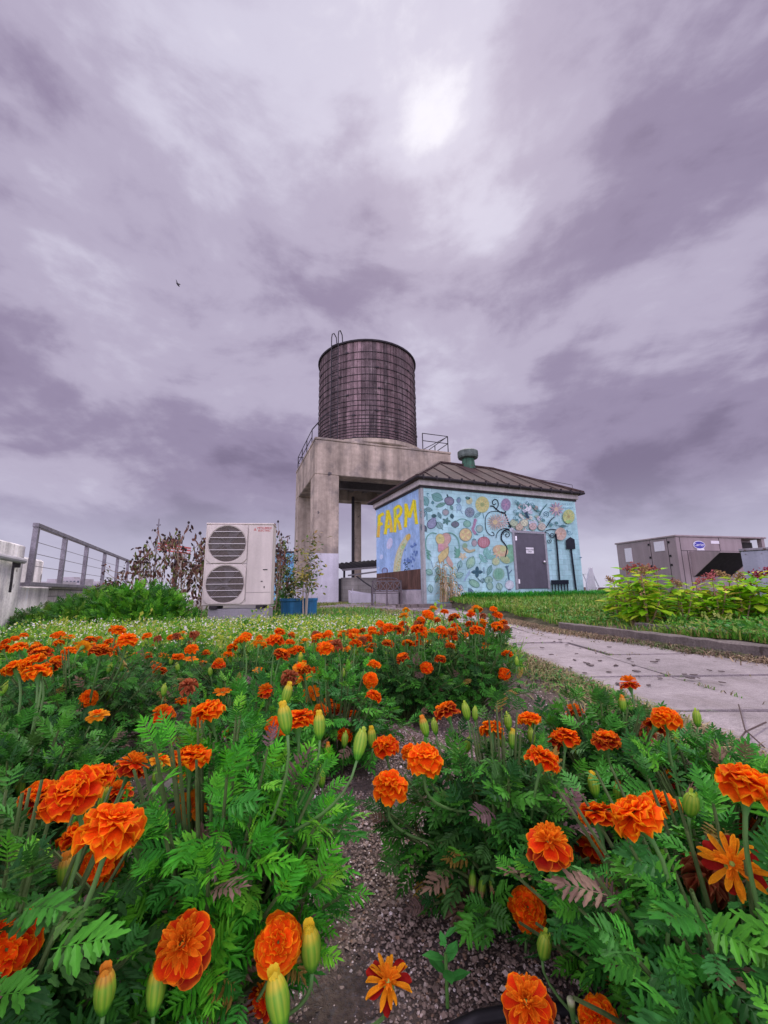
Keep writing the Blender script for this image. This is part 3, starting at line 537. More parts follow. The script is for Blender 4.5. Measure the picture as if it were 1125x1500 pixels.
for i in range(26): t = rn.random(); f.ell(355+95*t**1.6+rn.uniform(-18, 18), 1060-370*t, 6, 9, 30, rn.choice([(.5, .5, .2), (.68, .5, .15), (.4, .6, .3)]), n=8)
f.ell(258, 718, 34, 72, 14, (.62, .64, .8)); f.ell(158, 880, 20, 30, 10, (.6, .7, .88)); f.ell(124, 1015, 10, 14, 0, (.6, .7, .88)); f.ell(232, 1040, 8, 14, 0, (.6, .7, .88)); f.ell(200, 1050, 40, 40, 0, (.2, .2, .3)); f.ell(200, 1056, 26, 34, 0, (.3, .4, .62))
for x, y in ((440, 950), (462, 975), (490, 952), (465, 1000), (488, 1025), (448, 1035)): f.line([(x-12, y+14), (x, y), (x+18, y+6)], 9, (.02, .05, .05))
for i in range(24): x, y = rn.uniform(430, 600), rn.uniform(720, 1000); f.ell(x, y, rn.uniform(6, 14), rn.uniform(10, 26), 0, (.14, .24, .5), n=10)
lm.m.build('mural', PAINTED, wallo)

# ------------------------------------------------------------------ concrete tank tower
TA = (-3.242, 18.654); TTH = .355; TW, TD, TZ = 7.335, 6.197, 7.84
tw = thing('concrete_tower', 'tall grey concrete frame on columns carrying the wooden water tank', 'tower', (*TA, 0), TTH)
bz = 6.0; cw = 1.17
for nm, x, y, a, b in (('column', 0, 0, cw, 1.05), ('column', TW-cw, 0, cw, 1.05), ('column', 0, TD-1.1, .95, 1.1), ('column', TW-cw, TD-1.1, cw, 1.1)):
    m = MB(); m.box(x, x+a, y, y+b, 0, bz, bev=.03); c = m.build(nm, CONC, tw)
    if y == 0: m = MB(); m.box(x-.012, x+a+.012, y-.012, y+b+.012, 0.02, 2.25); m.build('painted_base', WHITEW, c)
m = MB(); m.box(3.55, 4.0, TD-.6, TD-.15, 0, bz-.02, bev=.02); m.build('column', CONC, tw)
m = MB(); m.tube([(3.3, TD-1.2, .3), (3.3, TD-1.2, bz+.2)], .09, 10); m.build('riser_pipe', IRON, tw)
m = MB(); m.box(0, TW, 0, .9, bz+.002, TZ-.12, bev=.03); m.box(0, .9, .9, TD-.9, bz+.002, TZ-.12, bev=.03); m.box(TW-.9, TW, .9, TD-.9, bz+.002, TZ-.12, bev=.03); m.box(0, TW, TD-.9, TD, bz+.002, TZ-.12, bev=.03); m.build('ring_beam', CONC, tw)
m = MB(); m.box(-.03, TW+.03, -.03, TD+.03, TZ-.118, TZ, bev=.02); m.build('deck_slab', CONC, tw)
m = MB()
for i in range(6): x = .95+(TW-1.9)*(i+.5)/6; m.box(x-.13, x+.13, .9, TD-.9, bz+.55, TZ-.12)
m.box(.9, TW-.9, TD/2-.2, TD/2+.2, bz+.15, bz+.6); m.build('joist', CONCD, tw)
tcx, tcy = TW/2-.02, TD/2; TR = 2.85
m = MB(); m.lathe([(TR+.35, TZ+.003), (TR+.42, TZ+.06), (TR+.42, TZ+.26), (TR+.3, TZ+.28)], 64, (tcx, tcy, 0)); m.build('tank_base_slab', CONC, tw)
m = MB(); zz = TZ
def rail(P, h=.92):
    for a, b in zip(P[:-1], P[1:]):
        a, b = np.array(a), np.array(b); n = max(1, int(round(np.linalg.norm(b-a)/1.6)))
        for hh in (h, h*.55): m.tube([a+[0, 0, hh], b+[0, 0, hh]], .022, 6)
        for i in range(n+1): q = a+(b-a)*i/n; m.tube([q, q+[0, 0, h]], .026, 6)
rail([(.08, 1.4, zz), (.08, TD-.08, zz), (TW-.08, TD-.08, zz), (TW-.08, .08, zz), (TW-1.6, .08, zz)]); m.tube([(TW-1.6, .08, zz), (TW-.08, .08, zz+.9)], .022, 6)
m.tube([(.08, 1.4, zz+.92), (.6, .7, zz+1.5), (.9, .5, zz+1.45)], .03, 6)
m.build('railing', IRON, tw)
# ---- wooden water tank
tc = np.array([TA[0], TA[1], 0])+np.array([math.cos(TTH), math.sin(TTH), 0])*tcx+np.array([-math.sin(TTH), math.cos(TTH), 0])*tcy
tank = thing('water_tank', 'round dark weathered wooden water tank with iron hoops on top of the concrete tower', 'water tank', (tc[0], tc[1], TZ+.28), 0)
H = 13.75-TZ-.28; m = MB(); n = 88
for i in range(n):
    a0, a1 = 2*PI*i/n, 2*PI*(i+1)/n; g = .0035; c = np.array([.15, .105, .108])*random.choice([.55, .8, .9, 1., 1.1, 1.2, 1.5])*random.uniform(.85, 1.15)+np.array([.02, .01, .01])*random.uniform(-1, 1); r0 = TR*random.uniform(.997, 1.003); V = []
    for z in (0, H*.34, H*.67, H): V += [((r0-.06)*math.cos(a0+g*.3), (r0-.06)*math.sin(a0+g*.3), z), (r0*math.cos(a0+g), r0*math.sin(a0+g), z), (r0*math.cos(a1-g), r0*math.sin(a1-g), z), ((r0-.06)*math.cos(a1-g*.3), (r0-.06)*math.sin(a1-g*.3), z)]
    m.add(V, [(k*4+j, k*4+j+1, k*4+j+5, k*4+j+4) for k in range(3) for j in range(3)]+[(12, 13, 14, 15)], c)
m.lathe([(TR-.05, .02), (TR-.05, H-.02)], 64, col=(.03, .02, .02)); m.build('staves', WOODT, tank)
hz = list(np.cumsum([.18]+[.15, .15, .16, .17, .18, .2, .22, .25, .28, .3, .33, .36, .38, .4, .42, .44, .46, .48]))
for z in [q for q in hz if q < H-.25]:
    m = MB(); m.tube([((TR+.018)*math.cos(k*2*PI/72), (TR+.018)*math.sin(k*2*PI/72), z+.015*math.sin(k*.31+z*9)) for k in range(72)], .017, 5, close=True)
    for q in range(3): a = q*2.1+z*1.7; m.box(0, .05, -.08, .08, z-.035, z+.035); V = m.V[-1]; m.V[-1] = np.stack([(TR+.01+V[:, 0])*math.cos(a)-V[:, 1]*math.sin(a), (TR+.01+V[:, 0])*math.sin(a)+V[:, 1]*math.cos(a), V[:, 2]], 1)
    m.build('hoop', IRON, tank)
m = MB(); m.lathe([(TR-.1, H+.002), (TR+.09, H+.004), (TR+.1, H+.09), (.4, H+.5), (.05, H+.55)], 48); rof = m.build('tank_roof', DARKT, tank)
m = MB(); m.lathe([(.13, H+.52), (.1, H+.8), (.03, H+1.05)], 10); m.build('finial', IRON, rof)
la = math.atan2(-.83, -.55); lx = np.array([math.cos(la), math.sin(la), 0]); ly = np.array([-math.sin(la), math.cos(la), 0]); m = MB()
for s_ in (-.24, .24):
    b = lx*(TR+.16)+ly*s_; m.tube([b+[0, 0, -.25], b+[0, 0, H+.05], b+[0, 0, H+.55], b*.985+[0, 0, H+.8], b*.94-lx*.0+[0, 0, H+.92], b*.88+[0, 0, H+.75], b*.86+[0, 0, H+.25]], .03, 6)
for i in range(19): z = .1+i*.31; m.tube([lx*(TR+.16)-ly*.24+[0, 0, z], lx*(TR+.16)+ly*.24+[0, 0, z]], .02, 6)
m.build('ladder', IRON, tank)

# ------------------------------------------------------------------ two-fan outdoor unit on its plinth
ac = thing('air_conditioner', 'beige outdoor air conditioning unit with two stacked round fan grilles', 'air conditioner', (-2.918, 6.652, .341), .127)
AW, AH, AD = 1.069, 1.34, .36
m = MB(); m.box(0, AW, .0, AD, 0, AH-.03, bev=.012); m.box(-.006, AW+.006, -.006, AD+.006, AH-.029, AH, bev=.008); body = m.build('casing', ACW, ac)
m = MB(); m.box(.665, .671, -.0035, .001, .05, AH-.04); m.box(.671, AW-.01, -.0035, .001, .2, .205); m.box(.03, .66, -.0035, .001, .665, .673); m.build('panel_seam', mat('seam', (.25, .22, .21), .8), body)
m = MB(); m.box(.93, 1.0, -.006, .001, .56, .575); m.box(.9, .93, -.006, .001, .37, .385); m.box(.95, .965, -.006, .001, .27, .3); m.build('handle_slot', DARKT, body)
for cz in (.99, .34):
    cx = .345; fr = .29
    m = MB(); k = 48; ring = []
    sq = .318; V = []; Fc = []
    for i in range(k):
        a = i*2*PI/k; c_, s_ = math.cos(a), math.sin(a); e = sq/max(abs(c_), abs(s_)); e = min(e, sq*1.28)
        V += [(cx+e*c_, -.004, cz+e*s_*1.0), (cx+e*.985*c_, -.022, cz+e*.985*s_), (cx+(fr+.02)*c_, -.026, cz+(fr+.02)*s_), (cx+fr*c_, -.012, cz+fr*s_)]
    for i in range(k):
        j = (i+1) % k
        for q in range(3): Fc.append((i*4+q, i*4+q+1, j*4+q+1, j*4+q))
    m.add(V, Fc); bz_ = m.build('fan_bezel', ACW, ac)
    m = MB(); m.add([(cx, -.006, cz)]+[(cx+fr*1.02*math.cos(i*2*PI/k), -.006, cz+fr*1.02*math.sin(i*2*PI/k)) for i in range(k)], [(0, 1+i, 1+(i+1) % k) for i in range(k)]); m.build('fan_opening', DARKIN, bz_)
    m = MB()
    for b in range(3):
        a0 = b*2.09+cz*3; V = []
        for t in np.linspace(0, 1, 7):
            for q in (-.35, .35): a = a0+q*(1.3-.3*t)+t*.35; r_ = .06+t*.2; V.append((cx+r_*math.cos(a), -.0085-.003*(q > 0), cz+r_*math.sin(a)))
        m.add(V, [(i*2, i*2+1, i*2+3, i*2+2) for i in range(6)])
    m.lathe([(.06, 0), (.055, .004)], 16); m.V[-1] = m.V[-1][:, [0, 2, 1]]*[1, -1, 1]+[cx, -.009, cz]
    m.build('fan_blade', mat('blade_grey', (.15, .13, .125), .6, noise=(20, .2)), bz_)
    m = MB()
    for i in range(-5, 6):
        z = cz+i*.05; h = math.sqrt(max(0, fr*fr-(i*.05)**2))
        if i % 2 == 0: m.box(cx-h, cx+h, -.034, -.027, z-.005, z+.005)
    for rr_ in np.linspace(.05, fr, 13): m.tube([(cx+rr_*math.cos(i*2*PI/40), -.0265, cz+rr_*math.sin(i*2*PI/40)) for i in range(40)], .0022, 4, close=True, mi=1)
    for i in range(4): a = PI/4+i*PI/2; m.beam((cx+.05*math.cos(a), -.03, cz+.05*math.sin(a)), (cx+fr*math.cos(a), -.03, cz+fr*math.sin(a)), .007, .005, mi=1)
    m.build('fan_grille', [GRILL, mat('grille_fine', (.2, .18, .17), .6)], bz_)
for tx, x, z, sz_ in (('MITSUBISHI', .925, 1.255, .046), ('ELECTRIC', .925, 1.212, .046)):
    me = text_mesh(tx, sz_, .0008); me.materials.append(REDI); o_ = link('lettering', me, body, (x, -.0025, z)); o_.rotation_euler = (PI/2, 0, 0)
m = MB()
for a in (90, 210, 330):
    d1 = np.array([math.cos(R(a)), math.sin(R(a))]); p1 = d1*.026; s1 = np.array([-d1[1], d1[0]])*.0085
    q = [(0, 0), p1*.5+s1, p1, p1*.5-s1]; m.add([(.775+x, -.0025, 1.228+y) for x, y in q], [(0, 1, 2, 3)])
m.build('emblem', REDI, body)
for x in (.12, .84): m = MB(); m.box(x, x+.12, -.02, AD+.02, -.05, -.001); m.build('foot', DARKT, ac)
pl = MB(); pl.box(.1, 1.04, .02, .5, -.345, -.052, bev=.01); o_ = pl.build('equipment_plinth', GREYP, None, loc=(-2.918, 6.652, .341)); o_.rotation_euler.z = .127; tag(o_, 'low grey plinth under the beige air conditioning unit', 'plinth')

# ------------------------------------------------------------------ left parapet, block pier, cable railing
ra0, rb0 = np.array([-6.09, 6.91, 0]), np.array([-9.5, 15.0, 0]); rd = unit(rb0-ra0); rn_ = np.array([-rd[1], rd[0], 0])  # outward normal
ang = math.atan2(rd[1], rd[0]); LR = np.linalg.norm(rb0-ra0)
m = MB(); m.box(1.26, LR+8, -.02, .4, -.02, .66, bev=.02); m.box(1.3, LR+8, -.07, .45, .662, .735, bev=.02); o_ = m.build('parapet_wall', BRICKW, None, loc=tuple(ra0)); o_.rotation_euler.z = ang; tag(o_, 'low white painted brick parapet running away below the cable railing', 'wall')
m = MB(); m.box(-4.2, -.12, -.05, .55, -.02, 1.36, bev=.02); m.box(-.118, 1.25, -.045, .545, -.02, .69, bev=.015); o_ = m.build('parapet_pier', PARAW, None, loc=tuple(ra0)); o_.rotation_euler.z = ang; tag(o_, 'streaked thick white parapet block at the left edge, higher than the brick part', 'wall')
m = MB(); m.box(-2.4, .8, .6, 1.3, -.02, 1.42, bev=.05); m.box(.8, 3.0, .62, 1.1, -.02, 1.33, bev=.04); o_ = m.build('chimney_stack', PARAW, None, loc=tuple(ra0)); o_.rotation_euler.z = ang; tag(o_, 'chipped pale masonry stack behind the first railing post', 'stack')
rl = thing('cable_railing', 'grey metal guard railing with thin horizontal cables on the white parapet', 'railing', tuple(ra0), ang)
z0, z1 = .79, 1.72
for i, x in enumerate((0., 1.55, 3.2, 5.1, 6.9, 8.75)):
    m = MB(); m.box(x-.045, x+.045, -.16, -.085, z0-.02, z1-.03); m.box(x-.03, x+.03, -.09, .0, z0-.09, z0-.03); m.build('post', GALV, rl)
m = MB(); m.box(-.06, LR+.1, -.165, -.08, z1-.028, z1+.045, bev=.006); m.build('top_rail', GALV, rl)
m = MB(); m.box(-.06, LR+.1, -.165, -.08, z0-.09, z0-.022, bev=.006); m.build('bottom_rail', GALV, rl)
for hz_ in (.25, .46, .66):
    m = MB(); m.tube([(0, -.122, z0+hz_*1.0), (LR/2, -.122, z0+hz_-.01), (LR, -.122, z0+hz_)], .006, 5); m.build('cable', GALV, rl)
pr = thing('pipe_handrail', 'short pipe handrail with black bracket on the white block at the left edge', 'handrail', tuple(ra0), ang)
m = MB(); m.tube([(-3, -.13, 1.12), (-.35, -.13, 1.09)], .045, 10); m.build('pipe', mat('pale_pipe', (.45, .44, .45), .5, noise=(9, .15)), pr)
m = MB(); m.box(-.5, -.44, -.13, -.055, .98, 1.06); m.tube([(-.62, -.1, 1.06), (-.66, -.12, .75), (-.6, -.1, .6)], .018, 6); m.build('bracket', IRON, pr)

# ------------------------------------------------------------------ rooftop unit on the right
rt = thing('rooftop_unit', 'large mauve grey rooftop ventilation unit with a black open hood', 'ventilation unit', (9.515, 13.346, 0), .265)
W_, D_, Z0, Z1 = 4.017, 2.411, .35, 2.2
m = MB(); m.box(0, W_*.72, 0, D_, Z0, Z1-.06, bev=.01); m.box(W_*.72, W_, .45, D_, Z0, Z1-.06, bev=.01); body = m.build('casing', RTUM, rt)
m = MB(); m.box(-.04, W_+.04, -.04, D_+.04, Z1-.059, Z1+.0, bev=.01); m.build('top_cover', RTUM, rt)
m = MB(); m.box(.1, W_-.1, .1, D_-.1, 0, Z0-.001); m.build('curb', RTUD, rt)
m = MB()
for x0, x1, z0_, z1_ in ((.16, .172, Z0, Z1-.07), (1.86, 1.872, Z1-.8, Z1-.07), (.17, W_*.72, Z1-.52, Z1-.508), (.42, .432, Z0, Z1-.52)): m.box(x0, x1, -.008, .001, z0_, z1_)
for y0, y1, z0_, z1_ in ((.3, .312, Z0, Z1-.07), (.95, .962, Z0, Z1-.07)): m.box(-.008, .001, y0, y1, z0_, z1_)
m.box(-.008, .001, 1.3, 2.1, 1.08, 1.095); m.box(-.008, .001, 1.3, 1.312, .5, 1.08); m.box(-.008, .001, 2.09, 2.1, .5, 1.08)
for z in (1.2, 1.5, 1.95): m.box(-.03, 0, .98, 1.03, z, z+.07); m.box(-.03, 0, .22, .27, z, z+.07)
m.build('panel_seam', RTUD, body)
for bb in ((-.016, -.001, 1.75, 2.05, 1.45, 1.95), (-.016, -.001, .42, .8, 1.72, 2.05), (.5, .72, -.016, -.001, 1.15, 1.5), (1.5, 1.85, -.016, -.001, 1.93, 2.03), (.85, 1.15, -.016, -.001, 1.7, 1.77)): m = MB(); m.box(*bb); m.build('notice_sticker', WHITEP, body)
m = MB(); a = np.arange(36)*2*PI/36
for k_, (rx, rz, d, mi) in enumerate(((.26, .135, .018, 0), (.24, .115, .021, 1))):
    m.add([(.95, -d, 1.88)]+[(.95+rx*math.cos(t), -d, 1.88+rz*math.sin(t)) for t in a], [(0, 1+(i+1) % 36, 1+i) for i in range(36)], mi=mi)
badge = m.build('badge', [BADGEW, BLUEI], body)
me = text_mesh('Carrier', .15, .001); me.materials.append(BADGEW); o_ = link('lettering', me, badge, (.95, -.0235, 1.885)); o_.rotation_euler = (PI/2, 0, 0)
m = MB(); hx0, hx1 = .45, 2.15; hz = 1.64; yo = -.95; hb = .84; k_ = .02
# hood: sloping top sheet, side cheeks, open black mouth underneath
P_ = [(hx0+.05, -.002, hz+.02), (hx1, -.002, hz+.02), (hx1, yo, hz-.06), (hx0+.05, yo, hz-.06)]
m.add(P_+[(x, y, z-.04) for x, y, z in P_], [(0, 1, 2, 3), (7, 6, 5, 4), (0, 3, 7, 4), (1, 5, 6, 2), (2, 6, 7, 3)])
for x in (hx0+.05, hx1-.02): m.add([(x, -.004, hz-.02), (x, yo+.01, hz-.1), (x, -.004, hb-.02), (x+.02, -.004, hz-.02), (x+.02, yo+.01, hz-.1), (x+.02, -.004, hb-.02)], [(0, 1, 2), (5, 4, 3), (0, 3, 4, 1), (1, 4, 5, 2)])
hood = m.build('hood', RTUM, rt)
m = MB(); m.add([(hx0+.075, yo+.03, hz-.11), (hx1-.025, yo+.03, hz-.11), (hx1-.025, -.01, hb), (hx0+.075, -.01, hb)], [(0, 1, 2, 3)]); m.build('dark_mouth', RTUD, hood)  # flat black sheet: the shade inside the open hood put into colour
m = MB()
m.box(W_*.72+.02, W_-.02, .40, .449, Z0+.2, Z1-.15); m.build('coil_face', mat('coil', (.05, .045, .045), .8, noise=[(3, .4), (60, .5)]), rt)
m = MB(); m.box(W_-.16, W_-.02, .0, .14, Z0, Z1-.06); m.build('corner_post', RTUM, rt)
gq = at(1084, 804, 8.4); gh = gq[2]
gb = thing('grey_duct_box', 'blue grey sheet metal box at the right edge before the rooftop unit', 'metal box', (gq[0], gq[1], 0), -.74)
m = MB(); m.box(0, 1.6, 0, 1.2, .08, gh-.05, bev=.015); c_ = m.build('casing', mat('blue_grey_sheet', (.27, .28, .33), .5, noise=[(2, .12), (30, .08)], streak=(6, .18), metal=.2), gb)
m = MB(); m.box(-.025, 1.625, -.025, 1.225, gh-.049, gh, bev=.006); m.build('lid', GALV, gb)
m = MB(); m.box(.05, 1.55, .05, 1.15, .0, .079); m.build('base', DARKT, gb)
m = MB()
for i in range(7): m.box(.06+i*.24, .085+i*.24, -.008, -.0005, gh-.13, gh-.105)
m.box(-.008, -.0005, .58, .6, .1, gh-.06); m.build('rivet', GALV, c_)

# ------------------------------------------------------------------ things behind and around the shed
def solid(name, label, cat, m, mats, loc, rz=0, group=None):
    o = m.build(name, mats, None, loc=loc); o.rotation_euler.z = rz; return tag(o, label, cat, group)
m = MB(); m.box(0, 3.4, 0, .22, 0, 1.12); m.box(-.02, 3.42, -.03, .25, 1.121, 1.17); solid('block_wall', 'low beige block wall between the tower column and the shed', 'wall', m, BLOCK, (-2.05, 20.0, 0), TTH)
cp = thing('canopy', 'dark corrugated metal lean-to roof behind the low beige block wall', 'canopy', (-2.2, 21.3, 0), TTH)
m = MB(); V = []; n = 40
for i in range(n+1):
    x = -.1+3.6*i/n; z = .035*math.sin(i*2.2)
    V += [(x, -.35, 1.62+.14*i/n*2+z), (x, 1.9, 2.05+.16*i/n*2+z), (x, -.35, 1.59+.14*i/n*2+z), (x, 1.9, 2.02+.16*i/n*2+z)]
Fc = []
for i in range(n): a = i*4; Fc += [(a, a+4, a+5, a+1), (a+3, a+7, a+6, a+2), (a+2, a+6, a+4, a), (a+1, a+5, a+7, a+3)]
m.add(V, Fc); m.build('roof_sheet', RTUD, cp)
m = MB(); m.beam((-.1, -.38, 1.58), (3.5, -.38, 1.86), .06, .1); m.beam((.2, -.4, 1.3), (3.5, -.4, 1.72), .05, .08); m.build('front_beam', mat('grey_beam', (.26, .24, .24), .8, noise=(8, .2)), cp)
for x in (.0, 3.3): m = MB(); m.box(x, x+.09, -.3, -.21, 0, 1.57); m.build('post', DARKT, cp)
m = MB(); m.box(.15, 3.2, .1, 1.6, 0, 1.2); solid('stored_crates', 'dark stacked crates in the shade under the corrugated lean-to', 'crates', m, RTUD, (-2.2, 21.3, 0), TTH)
m = MB(); m.tube([(-1.35, 19.8, 1.22), (-1.0, 19.5, .95), (-.5, 19.0, .62), (-.2, 18.6, .3)], .035, 8); solid('drain_hose', 'dark hose sagging down over the low beige block wall', 'hose', m, IRON, (0, 0, 0))
m = MB(); m.add([(0, 0, 0), (.95, 0, 0), (.95, .6, 0), (0, .6, 0), (-.02, 0, .42), (.97, 0, .4), (.97, .6, .4), (-.02, .6, .55)], [(3, 2, 1, 0), (4, 5, 6, 7), (0, 1, 5, 4), (1, 2, 6, 5), (2, 3, 7, 6), (3, 0, 4, 7)]); m.add([(-.02, 0, .42), (.02, 0, .62), (.02, .08, .62), (-.02, .08, .42)], [(0, 1, 2, 3)]); solid('stone_block', 'pale concrete block on the ground left of the iron bench', 'block', m, WHITEW, (-1.35, 17.3, .02), TTH)
m = MB(); m.box(0, 5, 0, .3, .0, 3.1); m.box(-.06, 5.06, -.06, .36, 3.1, 3.2, mi=1); solid('mural_wall', 'blue painted mural wall with a dark coping behind the air conditioner', 'wall', m, [MURALB, DARKT], (-10.2, 26.5, 0), .25)
m = MB(); m.box(0, 1.9, 0, .9, 0, .9, bev=.03); m.box(-.08, 1.98, -.08, .98, .901, .99, bev=.02); solid('pale_bin', 'pale flat-topped bin beside the foot of the tower column', 'bin', m, WHITEW, (-5.1, 19.8, 0), TTH)
# white board and chair frame at the shed's right corner
m = MB(); q = SA3+su*(SW+.12)-sv*.1; m.add([(0, 0, 0), (.5, 0, 0), (.5, .1, 0), (0, .1, 0), (.05, .02, .55), (.47, .02, .55), (.47, .08, .55), (.05, .08, .55), (.28, .03, 1.1), (.42, .03, 1.12), (.42, .07, 1.12), (.28, .07, 1.1)], [(3, 2, 1, 0), (0, 1, 5, 4), (1, 2, 6, 5), (2, 3, 7, 6), (3, 0, 4, 7), (4, 5, 9, 8), (5, 6, 10, 9), (6, 7, 11, 10), (7, 4, 8, 11), (8, 9, 10, 11)])
solid('white_board', 'tapered white board leaning by the right corner of the shed', 'board', m, WHITEW, tuple(q-su*.2-sv*.12+[0, 0, .18]), STH)
m = MB(); P_ = [(0, 0, .1), (.3, 0, .42), (1.3, 0, .42), (1.7, .1, .2)]; m.tube(P_, .03, 8); m.tube([(x, y+.55, z) for x, y, z in P_], .03, 8); 
for t in (0, 1, 2): a, b = np.array(P_[t]), np.array(P_[t+1]); m.tube([(a+b)/2, (a+b)/2+[0, .55, 0]], .02, 6)
m.tube([(.35, 0, .42), (.1, 0, 1.0), (.1, .55, 1.0), (.35, .55, .42)], .03, 8); m.tube([(.22, 0, .75), (.22, .55, .75)], .02, 6); solid('lounger_frame', 'white tubular lounger frame on the grass right of the shed', 'lounger', m, BADGEW, (8.75, 17.6, .12), .3)
m = MB(); m.box(0, 14, 0, .3, -.02, .48); m.box(-.02, 14, -.05, .35, .481, .56); solid('brick_parapet', 'low brown brick parapet far behind between shed and rooftop unit', 'wall', m, BRICKB, (8.2, 25.5, 0), .05)
m = MB(); m.box(-26, 0, 0, .3, -.02, .6); solid('far_parapet', 'weathered low parapet along the far roof edge behind the tower', 'wall', m, PARAW, (8.15, 31.5, 0), .03)

# iron bench (seen from behind at a corner)
bx, by = float(aty(545, 880, 14.3)[0]), 14.3
bn = thing('garden_bench', 'grey iron garden bench with crossed lattice back beside the shed wall', 'bench', (bx, by, .03), .1)
m = MB()
for y in np.linspace(.02, .42, 6): m.box(.0, 1.02, y, y+.06, .40, .425)
m.build('seat', BENCHM, bn)
m = MB(); m.box(.0, 1.02, -.02, .02, .80, .85); m.box(0, 1.02, -.015, .015, .46, .50)
m.tube([(.52+.5*t*0+.38*math.cos(a), 0, .85+.09*math.sin(a)) for a in np.linspace(0, PI, 13) for t in (0,)], .02, 6)
for i in range(4):
    x = .04+i*.24; m.beam((x, 0, .5), (x+.22, 0, .8), .03, .025, up=(0, 1, 0)); m.beam((x+.22, .004, .5), (x, .004, .8), .03, .025, up=(0, 1, 0)); m.box(x+.215, x+.24, -.012, .012, .5, .8)
m.build('backrest', BENCHM, bn)
for x, y, h in ((.0, -.02, .85), (.98, -.02, .85), (.49, -.02, .46), (0, .45, .62), (.98, .45, .62)):
    m = MB(); m.box(x, x+.05, y, y+.05, 0, h); m.build('leg', BENCHM, bn)
for x in (.0, .98): m = MB(); m.box(x-.01, x+.06, .03, .5, .621, .655); m.build('armrest', BENCHM, bn)

# ------------------------------------------------------------------ far away: city, mast, trees
for i, (px, py, D0, wd, h_, lab) in enumerate(((96, 848, 420, 30, 16, 'distant pale office block seen through the railing bay nearest the left'), (70, 852, 300, 16, 10, 'distant low pale building seen beside the first railing post'), (130, 854, 500, 40, 8, 'distant long flat building seen behind the middle railing posts'))):
    p = at(px, py, D0); t = thing('distant_building', lab, 'building', (p[0], p[1], -12), .1*i, 'buildings far behind the railing')
    hh = p[2]+12; m = MB(); m.box(-wd/2, wd/2, 0, 20, 0, hh); m.box(-wd/6, wd/5, 3, 12, hh, hh+2); m.build('wall', FARB, t)
    for r_ in range(3):
        m = MB()
        for k in range(8): x = -wd/2+wd*(k+.3)/8; m.box(x, x+wd*.06, -.25, -.02, hh-4*(r_+1), hh-4*(r_+1)+2)
        m.build('window', GLASSD, t)
mp_ = at(233, 760, 60); m = MB(); m.tube([(0, 0, 0), (0, 0, mp_[2]+12)], .09, 6); m.box(-.3, .3, -.06, .06, mp_[2]+11, mp_[2]+11.2); m.lathe([(.3, 0), (.35, .3), (.2, .6)], 8, (0, 0, mp_[2]+12-4.3)); solid('antenna_mast', 'thin grey antenna mast rising behind the withered stalks', 'mast', m, GALV, (mp_[0], mp_[1], -12))
cpt = at(252, 803, 40); cr_ = thing('red_lattice_boom', 'red and white striped boom seen through the withered stalks', 'crane', (cpt[0], cpt[1], 0))
m = MB(); zc_ = cpt[2]
for k, (dz0, dz1) in enumerate(((.5, .0), (.2, -.25), (-.1, -.55))): m.beam((-1.4, 0, zc_+dz0), (1.7, .3, zc_+dz1), .12, .14, mi=0)
m.beam((-1.3, .1, zc_+.35), (1.6, .4, zc_-.12), .1, .12, mi=1); m.beam((-1.3, .1, zc_+.05), (1.6, .4, zc_-.4), .1, .12, mi=1)
m.build('boom', [REDST, BADGEW], cr_); m = MB(); m.box(.2, .5, .2, .5, -12, zc_-.3); m.box(-.3, .6, .1, .8, zc_+.5, zc_+.9); m.build('tower_post', IRON, cr_)

def leaf_cloud(cent, rad, n, size, cols, seed, flat=.3):
    g = np.random.default_rng(seed); ci = g.integers(0, len(cent), n); d = g.normal(size=(n, 3)); d /= np.linalg.norm(d, axis=1, keepdims=True)
    T = np.array(cent)[ci] + d*(np.array(rad)[ci][:, None])*g.uniform(.35, 1.05, n)[:, None]**.6
    z = d+g.normal(size=(n, 3))*.7+[0, 0, flat]; z /= np.linalg.norm(z, axis=1, keepdims=True)
    x = np.cross(z, g.normal(size=(n, 3))); x /= np.linalg.norm(x, axis=1, keepdims=True); y = np.cross(z, x)
    s = size*g.uniform(.6, 1.4, n); Rm = np.stack([x, y, z], 2)*s[:, None, None]
    cc = np.array(cols)[(g.integers(0, len(cols), n)+ci) % len(cols)]*g.uniform(.75, 1.25, (n, 1)); return Rm, T, cc
LFV = np.array([[0, 0, 0], [.5, .28, .05], [1, 0, 0], [.5, -.28, .05]]); LFQ = np.array([[0, 1, 2, 3]])
trl = ['dark rounded distant tree just right of the white board', 'low bushy distant tree beside the rooftop unit', 'olive distant tree in the middle of the gap beside the shed', 'taller dark distant tree against the shed corner', 'thin distant tree crown behind the rooftop unit']
for i, (px, py, zc) in enumerate(((866, 858, 58), (900, 858, 60), (882, 859, 66), (855, 857, 70), (915, 862, 56))):
    p = at(px, py, zc); t = thing('distant_tree', trl[i], 'tree', (p[0], p[1], -12), 0, 'trees beyond the right roof edge')
    g = np.random.default_rng(50+i); hh = p[2]+12; R_ = 3.2
    cent = [np.array([g.uniform(-2.2, 2.2), g.uniform(-2, 2), hh-1.2-g.uniform(0, 4.5)]) for _ in range(14)]
    m = MB(); m.scatter(LFV, LFQ, *leaf_cloud(cent, [1.3]*14, 2600, .34, [(.045, .075, .025), (.07, .1, .03), (.09, .09, .03), (.035, .06, .03)], 60+i)); m.build('crown', LEAF, t)
    m = MB(); m.tube([(0, 0, 0), (.2, .1, hh*.4), (0, 0, hh-2)], [.35, .25, .08], 7, col=(.08, .06, .05))
    for c in cent[:6]: m.tube([(.1, .05, hh*.5), c], [.1, .03], 5, col=(.08, .06, .05))
    m.build('trunk', STEM, t)
